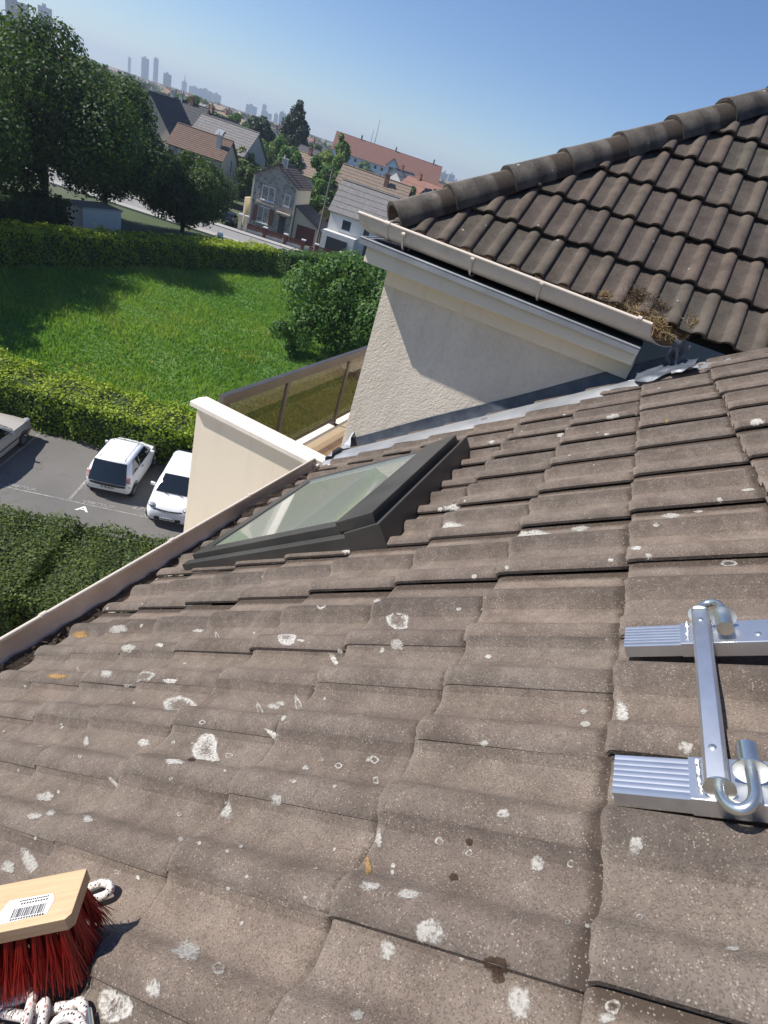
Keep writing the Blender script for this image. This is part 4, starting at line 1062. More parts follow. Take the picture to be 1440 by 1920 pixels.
M_WFRAME = simple('white_window_frame', (.75, .75, .73), None, rough=.5)
M_DOOR = simple('dark_door', (.03, .032, .036), None, rough=.5)
M_REDDOOR = simple('dark_red_paint', (.10, .022, .022), (.13, .03, .028), 3, .5)
M_SHUT = simple('brown_shutter', (.12, .05, .03), None, rough=.6)
M_BRICK = simple('chimney_brick', (.20, .10, .07), (.28, .15, .10), 12, .9)

def window(parent, face, W, D, u, z, w, h, frame=M_WFRAME, pane=M_WINGLASS, name='window', bars=1):
    """face: F front(y=0) R right(x=W) L left(x=0)"""
    def pt(a, o, zz):
        if face == 'F': return (a, -o, zz)
        if face == 'R': return (W + o, a, zz)
        return (-o, a, zz)
    def bx(b, a0, a1, o0, o1, z0, z1):
        p, q = pt(a0, o0, z0), pt(a1, o1, z1)
        b.box(min(p[0], q[0]), max(p[0], q[0]), min(p[1], q[1]), max(p[1], q[1]), z0, z1)
    b = MB(); f = .09
    bx(b, u - w / 2 - f, u + w / 2 + f, .0, .05, z + h / 2, z + h / 2 + f); bx(b, u - w / 2 - f, u + w / 2 + f, .0, .05, z - h / 2 - f, z - h / 2)
    bx(b, u - w / 2 - f, u - w / 2, .0, .05, z - h / 2, z + h / 2); bx(b, u + w / 2, u + w / 2 + f, .0, .05, z - h / 2, z + h / 2)
    for i in range(bars):
        x = u - w / 2 + w * (i + 1) / (bars + 1); bx(b, x - .045, x + .045, .0, .045, z - h / 2, z + h / 2)
    bx(b, u - w / 2 - .18, u + w / 2 + .18, .0, .16, z - h / 2 - f - .1, z - h / 2 - f)
    o = b.build(name, frame, parent, recalc=True)
    g_ = MB(); bx(g_, u - w / 2, u + w / 2, .004, .02, z - h / 2, z + h / 2); g_.build('pane', pane, o)
    return o
def slope_slab(b, p00, p10, p11, p01, th_, n=9, up=(0, 0, 1)):
    """stepped courses between eave p00-p10 and ridge p01-p11"""
    p00, p10, p11, p01 = map(Vector, (p00, p10, p11, p01)); nn = (p10 - p00).cross(p01 - p00).normalized()
    if nn.z < 0: nn = -nn
    for i in range(n):
        u0, u1 = i / n, (i + 1) / n
        a, c, d, e = p00.lerp(p01, u0), p10.lerp(p11, u0), p10.lerp(p11, u1), p00.lerp(p01, u1)
        lo = -nn * th_; h0 = nn * .045
        b.add([a + lo, c + lo, d + lo, e + lo, a + h0, c + h0, d, e], [(0, 3, 2, 1), (4, 5, 6, 7), (0, 1, 5, 4), (1, 2, 6, 5), (2, 3, 7, 6), (3, 0, 4, 7)])
def house(name, label, P0, angd, W, D, h, rise, wall_m, roof_m, ridge='x', wins=(), chim=(), over=.35, group=None, front_m=None, cat='house', n=9, doors=(), base=-.5):
    t = thing(name, label, cat, (0, 0, 0), group)
    b = MB()
    if ridge == 'x':
        for x in (0, W): pass
        b.prism([(0, 0, base), (0, D, base), (0, D, h), (0, D / 2, h + rise), (0, 0, h)], (W, 0, 0))
    elif ridge == 'y':
        b.prism([(0, 0, base), (W, 0, base), (W, 0, h), (W / 2, 0, h + rise), (0, 0, h)], (0, D, 0))
    else: b.box(0, W, 0, D, base, h)
    b.build('wall', wall_m, t)
    if front_m:
        f = MB()
        if ridge == 'y': f.prism([(-.01, -.03, base), (W + .01, -.03, base), (W + .01, -.03, h), (W / 2, -.03, h + rise), (-.01, -.03, h)], (0, .03, 0))
        else: f.box(-.01, W + .01, -.03, 0, base, h - .05)
        f.build('front_wall', front_m, t)
    rb = MB(); o = over; k = rise / ((D if ridge == 'x' else W) / 2)
    if ridge == 'x':
        slope_slab(rb, (-o, -o, h - k * o + .1), (W + o, -o, h - k * o + .1), (W + o, D / 2, h + rise + .1), (-o, D / 2, h + rise + .1), .1, n)
        slope_slab(rb, (-o, D + o, h - k * o + .1), (W + o, D + o, h - k * o + .1), (W + o, D / 2, h + rise + .1), (-o, D / 2, h + rise + .1), .1, n)
        rb.tube([(-o, D / 2, h + rise + .13), (W + o, D / 2, h + rise + .13)], .12, 6)
    elif ridge == 'y':
        slope_slab(rb, (-o, -o, h - k * o + .1), (-o, D + o, h - k * o + .1), (W / 2, D + o, h + rise + .1), (W / 2, -o, h + rise + .1), .1, n)
        slope_slab(rb, (W + o, -o, h - k * o + .1), (W + o, D + o, h - k * o + .1), (W / 2, D + o, h + rise + .1), (W / 2, -o, h + rise + .1), .1, n)
        rb.tube([(W / 2, -o, h + rise + .13), (W / 2, D + o, h + rise + .13)], .12, 6)
    else: rb.box(-.2, W + .2, -.2, D + .2, h, h + .25)
    ro = rb.build('roof', roof_m, t)
    for (x, y, zt) in chim:
        c_ = MB(); c_.box(x - .35, x + .35, y - .3, y + .3, h - .3, zt); c_.box(x - .42, x + .42, y - .37, y + .37, zt, zt + .15); c_.tube([(x - .15, y, zt + .15), (x - .15, y, zt + .5)], .11, 6); c_.build('chimney', M_BRICK if (x * 7) % 2 < 1 else W_GREY, ro)
    for w_ in wins: window(t, w_[0], W, D, *w_[1:5], bars=(w_[5] if len(w_) > 5 else 1))
    for (x, z0, w_, h_, m_, nm) in doors:
        d_ = MB(); d_.box(x - w_ / 2, x + w_ / 2, -.075, -.0, z0, z0 + h_); d_.box(x - w_ / 2 - .08, x + w_ / 2 + .08, -.06, -.0, z0 + h_, z0 + h_ + .1); d_.build(nm, m_, t)
    place(t, P0, rad(angd)); return t
HC = 'house'
# stone house with brown shutters, garage beside it
hs_ = house('stone_house', 'grey rubble stone house with brown ground floor shutters and cream side wall', (-52.0, 72.9, GZ), 16, 6.2, 7.2, 6.5, 1.9, W_CREAM, R_DARK, 'y',
      [('F', 2.3, 4.7, 1.7, 1.6), ('F', 5.0, 4.65, .65, 1.25, 0), ('F', 2.0, 1.95, 1.5, 1.9)], [(3.4, 1.6, 9.2)], front_m=M_STONE, n=10, doors=[(4.8, .25, .95, 2.2, M_DOOR, 'door')])
b = MB()
for x in (.86, 3.14):
    b = MB(); b.box(x - .32, x + .32, -.12, -.035, .95, 2.95); b.build('shutter', M_SHUT, hs_)
b = MB(); b.box(.7, 3.4, -.16, -.03, 3.25, 3.5); b.box(3.9, 5.9, -.7, -.03, 2.85, 3.05); b.build('stone_lintel', W_BEIGE, hs_)
b = MB(); b.box(-.06, .2, -.055, .3, 0, 6.5); b.build('corner_render', W_CREAM, hs_)
b = MB(); b.box(6.02, 6.26, -.055, -.03, 0, 6.4); b.build('corner_render', W_CREAM, hs_)
ga = thing('garage', 'low garage with sloping dark roof and dark red door beside the stone house', 'garage')
b = MB(); b.prism([(0, 0, -.3), (3.9, 0, -.3), (3.9, 0, 2.3), (0, 0, 4.3)], (0, 6.5, 0)); b.build('wall', W_BEIGE, ga)
b = MB(); slope_slab(b, (4.4, -.35, 2.12), (4.4, 6.8, 2.12), (-.05, 6.8, 4.43), (-.05, -.35, 4.43), .1, 6); b.build('roof', R_SLATE, ga)
b = MB(); b.box(.55, 3.2, -.06, 0, 0, 2.2); o = b.build('garage_door', M_REDDOOR, ga); b = MB(); b.box(1.1, 2.6, -.075, -.06, .5, 1.1); b.build('door_panel', M_SHUT, o)
place(ga, (-45.95, 74.9, GZ), rad(16))
gw = thing('garden_wall', 'garden wall with dark red gates and white capped pillars in front of the stone house', 'wall', (0, 0, 0))
b = MB(); b.obox((0, 0, -.2), (14, 0, 0), (0, .2, 0), (0, 0, .75)); b.build('wall', W_GREY, gw)
for x, h_ in ((0., 1.9), (.8, 1.9), (3.4, 1.3), (6.2, 1.3), (8.6, 1.3), (10.4, 1.3), (13.8, 1.3)):
    b = MB(); b.box(x - .2, x + .2, -.08, .28, -.2, h_); o = b.build('pillar', W_CREAM if x < 1 else M_REDDOOR, gw)
    c_ = MB(); c_.box(x - .28, x + .28, -.16, .36, h_, h_ + .14); c_.build('cap', M_WFRAME, o)
for x0, x1 in ((1.0, 3.2), (3.6, 6.0), (6.4, 8.4), (10.6, 13.6)):
    b = MB()
    k_ = int((x1 - x0) / .22)
    for i in range(k_): b.box(x0 + i * .22 + .02, x0 + i * .22 + .2, .06, .10, .55, 1.2)
    b.box(x0, x1, .05, .12, .6, .66); b.box(x0, x1, .05, .12, 1.1, 1.16); b.build('gate_panel', M_REDDOOR, gw)
q = rd(3.4, 2.15); place(gw, q, math.atan2(RD.y, RD.x))
# cream gabled house with brown roof
hc = house('gabled_house', 'house with brown tiled roof, grey stone front and cream gable end', (-71.7, 78.3, GZ), 18, 8.3, 6.6, 6.0, 2.6, W_CREAM, R_BROWN, 'x',
      [('F', 2.3, 4.3, 1.3, 1.9), ('F', 5.9, 4.0, 1.3, 2.3), ('R', 4.2, 5.2, .5, 1.7, 0), ('F', 2.3, 1.4, 1.3, 1.6), ('F', 5.9, 1.4, 1.3, 1.6)], [(7.0, 1.7, 8.9)], front_m=M_STONE, n=12)
b = MB(); b.box(8.3, 9.6, .2, 3.0, 0, 2.4); b.build('lean_to', W_BEIGE, hc)
house('slate_house', 'tall dark slate roofed house left of the brown roofed house', (-84.5, 82.5, GZ), 14, 8.0, 9.0, 6.3, 5.0, W_BEIGE, R_SLATE, 'y', [('F', 2.5, 4.5, 1.1, 1.5), ('F', 5.5, 4.5, 1.1, 1.5), ('F', 4, 8, .9, 1.3)], [(3.0, 2.2, 11.6)], n=10)
hg = house('terraced_house', 'grey roofed house with a skylight joined to the brown roofed house', (-81.5, 93.5, GZ), 8, 11.0, 8.6, 6.6, 3.8, W_GREY, R_GREY, 'x', [('F', 3, 4.4, 1.1, 1.5)], n=10)
b = MB(); b.add([(4.2, 1.2, 7.95), (5.6, 1.2, 7.95), (5.6, 2.6, 9.18), (4.2, 2.6, 9.18)], [(0, 1, 2, 3)]); b.prism([(4.2, 1.2, 7.9), (5.6, 1.2, 7.9), (5.6, 2.6, 9.13), (4.2, 2.6, 9.13)], (0, 0, .12)); b.build('skylight', M_LAMP, hg)
house('slate_house', 'dark roofed house with pale gable behind the skylight roof', (-105, 108, GZ), 12, 11, 8.5, 7.0, 4.2, W_BEIGE, R_SLATE, 'x', [('F', 3, 5, 1, 1.4), ('F', 7, 5, 1, 1.4)], [(3, 4, 12.3), (5, 4, 12.3), (7.5, 4, 12.3)])
house('slate_house', 'small brown roofed house with pale gable edge beside the slate roofs', (-92, 112, GZ), 4, 8, 8.0, 6.0, 3.6, W_WHITE, R_DARK, 'y', [('F', 4, 5, 1, 1.4)])
house('warehouse', 'long low building with white metal roof behind the slate houses', (-137, 132, GZ), 16, 30, 15, 7, 1.6, W_WHITE, R_PALE, 'x', [])
# white modern house
E_ = rad(-4)
hw_ = house('white_house', 'white rendered house with grey roof and black garage door beside the street', (-41.9, 77.2, GZ), 14, 12.5, 9.0, 5.25, 3.6, W_WHITE, R_GREY, 'x',
      [('F', 2.6, 3.9, 1.25, 1.2, 0), ('F', 5.6, 3.9, .85, 1.2, 0), ('F', 8.8, 3.9, 1.2, 1.2, 0)], n=6, doors=[(6.2, .0, 1.0, 2.3, M_DOOR, 'door'), (7.6, .6, .9, 4.4, M_DOOR, 'stair_window')])
b = MB(); b.box(-.1, 4.6, -2.0, -.04, -.4, 2.75); o = b.build('porch_wing', W_WHITE, hw_); b2 = MB(); b2.box(.7, 3.7, -2.05, -2.0, -.05, 2.1); b2.build('garage_door', M_DOOR, o)
house('brown_house', 'tan roofed house just behind the grey roof of the white house', (-52.5, 96, GZ), 12, 12, 8, 6.2, 4.0, W_BEIGE, R_TAN, 'x', [('R', 4, 6, 1, 1.4)], [(8, 3, 10.9)])
house('brown_house', 'steep dark brown roof beside the tan roof behind the white house', (-42.0, 101, GZ), 14, 7, 9, 6.0, 4.6, W_WHITE, R_DARK, 'y', [('F', 3.5, 6.5, 1, 1.4)])
house('brown_house', 'dark brown roofed house in front of the long orange roofed block', (-47.5, 119, GZ), 12, 8, 10, 6.2, 4.4, W_CREAM, R_DARK, 'y', [('F', 4, 6.2, 1, 1.4)])
# long orange roofed block
bl = house('apartment_block', 'long pale blue apartment block under one orange tiled roof', (-162, 288, GZ), 22, 54, 14, 10.5, 7.0, W_BLUE, R_RED, 'x', [], [(12, 7, 19.2), (30, 7, 19.), (50, 7, 19.2)], over=.9, cat='apartment block', n=8)
for fl_ in range(3):
    for i in range(13):
        x = 8.4 + i * 3.45
        if 27.0 < x < 34.2: continue
        window(bl, 'F', 54, 14, x, 2.0 + fl_ * 3.1, 1.3, 1.5, bars=0)
for x0 in (.6, 27.6):
    b = MB(); b.prism([(x0, -1.6, 0), (x0 + 6, -1.6, 0), (x0 + 6, -1.6, 11.2), (x0 + 3, -1.6, 14.2), (x0, -1.6, 11.2)], (0, 5, 0)); o = b.build('gabled_bay', W_BLUE, bl)
    b = MB(); slope_slab(b, (x0 - .5, -2.3, 10.8), (x0 - .5, 5, 10.8), (x0 + 3, 5, 14.5), (x0 + 3, -2.3, 14.5), .15, 3); slope_slab(b, (x0 + 6.5, -2.3, 10.8), (x0 + 6.5, 5, 10.8), (x0 + 3, 5, 14.5), (x0 + 3, -2.3, 14.5), .15, 3); b.build('gable_roof', R_SLATE, o)
    b = MB(); b.box(x0 + 1.4, x0 + 4.6, -1.66, -1.6, .6, 10.4); b.build('stair_glazing', M_WINGLASS, o)
# white houses in the middle distance
def at_base(px, py): return at_z(px, py, GZ)
house('pale_house', 'pale house with brown roof just above the roof of the stone house', (-78.5, 117, GZ), 4, 11, 9, 5.6, 3.6, W_CREAM, R_TAN, 'x', [('F', 5.5, 3.6, 1.2, 1.5), ('F', 8.0, 3.6, 1.0, 1.5)], [(5.2, 4.4, 10.4)])
house('pale_house', 'white gable ended house with dark low roof right of the stone house roof', (-70.5, 124, GZ), -4, 10.5, 9, 5.0, 2.2, W_WHITE, R_DARK, 'y', [('F', 3.4, 3.0, 1.2, 1.2)])
house('pale_house', 'house with dark slate roof and white verge behind the pale brown roofed house', (-102, 148, GZ), -20, 15, 9, 5.6, 4.2, W_CREAM, R_SLATE, 'x', [('F', 4, 3.5, 1.2, 1.5)], [(4, 4.5, 11)])

# kiosk, lamp, sign, pole, fence, bins
kk = thing('kiosk', 'low white substation kiosk behind the trees at the left', 'kiosk')
b = MB(); b.box(0, 4.6, 0, 2.6, -.2, 2.25); b.build('wall', W_WHITE, kk)
b = MB(); b.box(-.12, 4.72, -.12, 2.72, 2.25, 2.42); b.build('roof', W_GREY, kk)
for x in (.9, 2.1, 3.4):
    b = MB(); b.box(x - .35, x + .35, -.03, 0, 1.45, 1.8); b.build('vent_grille', W_GREY, kk)
place(kk, (-48.2, 44.6, GZ), rad(-92)); kk.scale = (.9, .9, .9)
b = MB(); b.box(0, 0, 0, 0, 0, 0)
la = thing('street_lamp', 'white globe lamp on a dark post above the far hedge', 'lamp', (0, 0, 0))
b = MB(); b.tube([(0, 0, 0), (0, 0, 2.35)], .05, 8); b.tube([(0, 0, 2.3), (0, 0, 2.42)], .09, 10); b.build('post', M_DOOR, la)
bm_ = bmesh.new(); bmesh.ops.create_uvsphere(bm_, u_segments=20, v_segments=12, radius=.30, matrix=Matrix.Translation((0, 0, 2.66))); me = bpy.data.meshes.new('globe'); bm_.to_mesh(me); bm_.free(); me.materials.append(M_WFRAME); me.polygons.foreach_set('use_smooth', [True] * len(me.polygons)); link('globe', me, la)
d_ = ray(413, 440); d_ *= 39.0 / -d_[0]; place(la, (d_[0], d_[1], d_[2] - 2.66))
sg_ = thing('stop_sign', 'red octagonal stop sign at the street corner beyond the hedge', 'sign', (0, 0, 0))
b = MB(); b.tube([(0, .03, 0), (0, .03, 2.5)], .03, 6); b.build('post', M_ZINC, sg_)
M_SIGNRED = simple('sign_red', (.55, .02, .025), None, rough=.45); M_SIGNWHITE = simple('sign_white', (.8, .8, .8), None, rough=.45)
b = MB(); b.prism([(.36 * math.cos(rad(22.5 + 45 * i)), 0, 2.2 + .36 * math.sin(rad(22.5 + 45 * i))) for i in range(8)], (0, .012, 0)); b.build('border', M_SIGNWHITE, sg_)
b = MB(); b.prism([(.325 * math.cos(rad(22.5 + 45 * i)), -.004, 2.2 + .325 * math.sin(rad(22.5 + 45 * i))) for i in range(8)], (0, .006, 0)); b.build('face', M_SIGNRED, sg_)
cu = bpy.data.curves.new('lettering', 'FONT'); cu.body = 'STOP'; cu.size = .26; cu.align_x = 'CENTER'; cu.align_y = 'CENTER'; cu.extrude = .001; cu.offset = .006
to = bpy.data.objects.new('tmp', cu); me = bpy.data.meshes.new_from_object(to); bpy.data.objects.remove(to); me.materials.clear(); me.materials.append(M_SIGNWHITE); me.name = 'lettering'
link('lettering', me, sg_, Matrix.Translation((0, -.006, 2.2)) @ Matrix.Rotation(rad(90), 4, 'X'))
d_ = ray(583, 468); d_ *= 35.5 / -d_[0]; place(sg_, (d_[0], d_[1], d_[2] - 2.2), rad(28))
po = thing('utility_pole', 'tall grey wooden utility pole leaning beside the white house', 'pole', (0, 0, 0))
b = MB(); b.tube([(0, 0, -.5), (.12, 0, 5), (.25, 0, 10.2)], [.17, .14, .10], 10); b.build('post', simple('weathered_pole', (.16, .14, .12), (.22, .20, .175), 5, .9), po, smooth=60)
b = MB(); b.box(-.5, 1.0, -.06, .06, 9.2, 9.32)
for x in (-.4, .1, .6, .9): b.tube([(x, 0, 9.32), (x, 0, 9.5)], .04, 6)
b.build('crossarm', M_BARK, po); place(po, (-41.2, 73.7, GZ), 0)
fe = thing('slatted_fence', 'weathered vertical slat fence behind the round tree under the cornice', 'fence')
sm = []
for i in range(2):
    b = MB(); b.box(0, .13, 0, .025, 0, 2.5 + .02 * i); me = bpy.data.meshes.new('slat'); me.from_pydata(b.v, [], b.f); me.materials.append(simple('grey_slat', (.30, .27, .23), (.42, .38, .33), 3, .9)); sm.append(me)
for i in range(60): link('slat', sm[i % 2], fe, Matrix.Translation((i * .19, 0, random.uniform(-.02, .02))))
b = MB(); b.box(0, 11.4, .03, .08, .5, .6); b.box(0, 11.4, .03, .08, 2.0, 2.1); b.build('rail', M_BARK, fe)
place(fe, (-28.6, 57.5, GZ), rad(-12))
for i, (a_, b_o, m_, lb) in enumerate(((15.6, 2.6, M_DOOR, 'dark wheelie bin standing left of the white house driveway'), (16.6, 2.7, simple('green_bin', (.03, .07, .04), None, rough=.5), 'green wheelie bin beside the dark bin at the white house'), )):
    t = thing('wheelie_bin', lb, 'bin'); b = MB(); b.prism([(-.26, -.3, .06), (.26, -.3, .06), (.29, -.35, .95), (-.29, -.35, .95)], (0, .62, 0)); b.build('body', m_, t, bevel=.02)
    b = MB(); b.prism([(-.31, -.39, .95), (.31, -.39, .95), (.31, .34, 1.03), (-.31, .34, 1.03)], (0, 0, .05)); b.build('lid', m_, t, bevel=.015)
    b = MB()
    for x in (-.26, .2): b.tube([(x, .30, .1), (x + .06, .30, .1)], .1, 12)
    b.build('wheel', M_RUBBER, t); place(t, rd(a_, b_o), math.atan2(RD.y, RD.x))
M_DARKCAR = simple('dark_car_paint', (.012, .013, .017), None, rough=.18, spec=.7)
c = car('parked_car', 'dark car on the drive between the brown roofed house and the stone house', 4.0, 1.7, 1.45, M_DARKCAR, .92, .82, (.2, .6, 2.3, 3.1), (.7, 3.2))
place(c, rd(1.3, 3.4), math.atan2(RD.y, RD.x) + rad(8))
gp2 = MB(); gp2.obox((-53.4, 73.4, GZ - .2), (.25, 0, 0), (-1., 3.6, 0), (0, 0, 3.5)); o = gp2.build('boundary_wall', W_CREAM); tag(o, 'cream boundary wall at the left of the stone house', 'wall')

# ------------------------------------------------------------------ trees among the houses
def protos(nm, lbl, specs, m):
    out = []
    for i, (h, cr, th_, leaf, n, kind, seed) in enumerate(specs):
        t = thing(nm, lbl, 'tree'); tree_parts(t, h, cr, th_, leaf, n, m, seed, kind=kind, nclump=18, trunk_r=.2, limbs=4); out.append(t)
    return out
used = set()
def put(proto, loc, sc=1., label=None, group=None):
    o = proto if proto.name not in used else copy_tree(proto); used.add(proto.name)
    place(o, loc, random.uniform(0, 6.28)); o.scale = (sc, sc, sc * random.uniform(.9, 1.1))
    if label: o['label'] = label
    if group: o['group'] = group
    return o
PM = protos('garden_tree', 'mid green garden tree among the houses', [(8, 3.2, 1.2, .55, 2600, 'round', 51), (10, 3.4, 1.6, .6, 2600, 'round', 52)], M_LEAF_MID)
PL = protos('garden_tree', 'pale yellow-green garden tree among the houses', [(9, 3.0, 1.4, .55, 2200, 'round', 53), (7, 2.6, 1., .5, 1800, 'round', 54)], M_LEAF_LIGHT)
PDK = protos('garden_tree', 'dark green garden tree among the houses', [(9, 3.3, 1.0, .6, 2400, 'round', 55)], M_LEAF_DARK)
PB = protos('garden_tree', 'brownish shrubby tree among the houses', [(5.5, 2.8, .4, .5, 1800, 'round', 56)], M_LEAF_BROWN)
tree('conifer', 'tall dark conifer rising above the houses left of the orange roof', 'tree', (-98, 152.5, GZ), 21.5, 6.4, 2.0, .7, 14000, M_LEAF_CONIFER, 61, kind='cone', nclump=110, trunk_r=.3)
tree('conifer', 'bushy dark evergreen at the left foot of the tall conifer', 'tree', (-105, 147, GZ), 14.5, 5.2, 1.0, .8, 6000, M_LEAF_CONIFER, 62, nclump=30, trunk_r=.3)
tree('poplar', 'tall pale green tree in front of the orange roofed block', 'tree', (-64.5, 117, GZ), 15.5, 4.0, 2.0, .55, 9000, M_LEAF_LIGHT, 63, nclump=40, trunk_r=.25)
NEAR = [(PM[1], (-55.5, 97), 1.15, 'bushy green tree between the stone house and the pole'), (PM[0], (-51.5, 91), 1.1, 'green tree just left of the utility pole'), (PB[0], (-46.8, 86), 1.0, 'brownish shrub behind the garage roof'),
        (PDK[0], (-47.5, 92), 1.0, 'dark tree behind the utility pole'), (PM[0], (-54.5, 110), 1.2, 'green tree at the foot of the tall pale tree'), (PM[1], (-61, 128), 1.25, 'green tree left of the orange roofed block'),
        (PL[0], (-71.5, 96), 1.0, 'pale yellow-green tree right of the cream gable end'), (PDK[0], (-63.0, 88), .9, 'dark tree in the gap beside the cream gable end'), (PDK[0], (-61.0, 84), .75, 'dark low tree beside the stone house side yard'),
        (PL[1], (-66.0, 101), 1.0, 'pale tree behind the dark gap left of the stone house'), (PL[0], (-88, 118), 1.1, 'pale green tree above the brown tiled roof'), (PL[1], (-99, 124), 1.1, 'pale tree behind the slate house row'),
        (PM[0], (-117, 128), 1.1, 'green tree beside the white metal roof'), (PDK[0], (-122, 140), 1.2, 'dark round tree behind the white metal roof'), (PL[0], (-128, 124), 1.4, 'pale green tree left of the white metal roof'),
        (PL[1], (-111, 118), 1.2, 'pale tree against the slate house gable'), (PM[1], (-136, 155), 1.5, 'large green tree beyond the white metal roof'), (PM[0], (-80, 128), 1.0, 'green tree right of the pale brown roofed house'),
        (PL[0], (-92, 138), 1.2, 'pale green tree left of the dark evergreen'), (PL[1], (-42, 128), .9, 'pale small tree before the pale blue block wall'), (PL[1], (-84, 250), 1.6, 'pale tree in front of the right half of the pale blue block'), (PL[0], (-130, 262), 1.2, 'pale tree in front of the middle of the pale blue block'),
        (PM[1], (-83, 290), 1.6, 'dark green tree at the right end of the pale blue block'), (PM[0], (-72, 268), 1.9, 'green tree right of the pale blue block'), (PDK[0], (-68, 300), 1.8, 'dark tree above the hip tile end')]
for p_, (x, y), s_, lb in NEAR: put(p_, (x, y, GZ), s_, lb, 'garden trees among the houses')
# scattered suburb to about 900 m
az0, az1 = math.atan2(-ray(-120, 12)[0], ray(-120, 12)[1]), math.atan2(-ray(900, 360)[0], ray(900, 360)[1])
HP = []
for i, (wm_, rm_, lb) in enumerate(((W_CREAM, R_BROWN, 'distant cream house with brown roof'), (W_WHITE, R_SLATE, 'distant white house with dark slate roof'), (W_BEIGE, R_RED, 'distant beige house with orange roof'), (W_WHITE, R_GREY, 'distant white house with grey roof'), (W_GREY, R_TAN, 'distant grey house with tan roof'))):
    HP.append((house('suburban_house', lb, (0, 0, 0), 0, 10.5 + i % 3, 8.5, 5.4, 3.7, wm_, rm_, 'x' if i != 1 else 'y', [('F', 2.6, 4, 1.2, 1.5), ('F', 7.4, 4, 1.2, 1.5), ('F', 5, 1.4, 1.2, 1.6), ('R', 4.2, 4, 1.1, 1.4)], [(3.2, 4, 10.2)], n=3), lb))
occ = []
def free(x, y, d): return all((x - a) ** 2 + (y - c_) ** 2 > d * d for a, c_ in occ)
blk = [Vector((-162, 292)) + Vector((math.cos(rad(22)), math.sin(rad(22)))) * k for k in range(0, 60, 8)]
hh_used = set(); nh = nt_ = 0
for _ in range(9000):
    if nh >= 150: break
    R0 = 128 + 620 * random.random() ** 1.2; a = random.uniform(az1, az0)
    x, y = -R0 * math.sin(a), R0 * math.cos(a)
    if R0 < 165 and y < 175 and x > -150: continue
    if any((Vector((x, y)) - q_).length < 24 for q_ in blk) or not free(x, y, 12 + R0 * .012): continue
    if abs(math.atan2(-x, y) - math.atan2(135, 295)) < .14 and R0 < 300 and R0 > 210: continue
    p_, lb = random.choice(HP); o = p_ if p_.name not in hh_used else copy_tree(p_); hh_used.add(p_.name)
    place(o, (x, y, GZ), rad(random.choice([-25, -20, 0, 12, 70, 78, 90]) + random.uniform(-8, 8))); s_ = random.uniform(.85, 1.25); o.scale = (s_ * random.uniform(.9, 1.3), s_, s_)
    o['label'] = lb; o['group'] = 'houses of the distant suburb'; occ.append((x, y)); nh += 1
for hx, hy in ((-49, 77), (-44, 79), (-68, 82), (-80, 88), (-76, 98), (-100, 113), (-88, 116), (-122, 142), (-36, 82), (-47, 101), (-39, 106), (-44, 125), (-73, 122), (-66, 128), (-95, 150), (-55, 96)): occ.append((hx, hy))
nn_ = 0
for _ in range(6000):
    if nn_ >= 105: break
    R0 = random.uniform(90, 235); a = random.uniform(az1, az0); x, y = -R0 * math.sin(a), R0 * math.cos(a)
    if (Vector((x, y, 0)) - RO).dot(RN) < 12 or any((Vector((x, y)) - q_).length < 14 for q_ in blk) or not free(x, y, 6.2): continue
    if abs(math.atan2(-x, y) - math.atan2(135, 295)) < .10 and R0 > 150: continue
    p_, lb = random.choice([(PM[0], 'rounded mid green garden tree between the nearer roofs'), (PM[1], 'rounded mid green garden tree between the nearer roofs'), (PL[0], 'pale yellow-green garden tree between the nearer roofs'), (PL[1], 'pale yellow-green garden tree between the nearer roofs'), (PDK[0], 'dark garden tree between the nearer roofs'), (PB[0], 'brownish garden shrub between the nearer roofs')])
    put(p_, (x, y, GZ), random.uniform(.7, 1.15), lb, 'garden trees between the nearer roofs'); occ.append((x, y)); nn_ += 1
FT = [(PM[0], 'distant mid green tree in the suburb'), (PM[1], 'distant mid green tree in the suburb'), (PL[0], 'distant pale green tree in the suburb'), (PDK[0], 'distant dark green tree in the suburb'), (PL[1], 'distant pale green tree in the suburb')]
for _ in range(12000):
    if nt_ >= 270: break
    R0 = 115 + 620 * random.random() ** 1.25; a = random.uniform(az1, az0); x, y = -R0 * math.sin(a), R0 * math.cos(a)
    if R0 < 160 and x > -125: continue
    if any((Vector((x, y)) - q_).length < 14 for q_ in blk) or not free(x, y, 7.5): continue
    if abs(math.atan2(-x, y) - math.atan2(135, 295)) < .13 and 150 < R0 < 310 and random.random() < .85: continue
    p_, lb = random.choice(FT); put(p_, (x, y, GZ), random.uniform(.85, 1.5), lb, 'trees of the distant suburb'); occ.append((x, y)); nt_ += 1
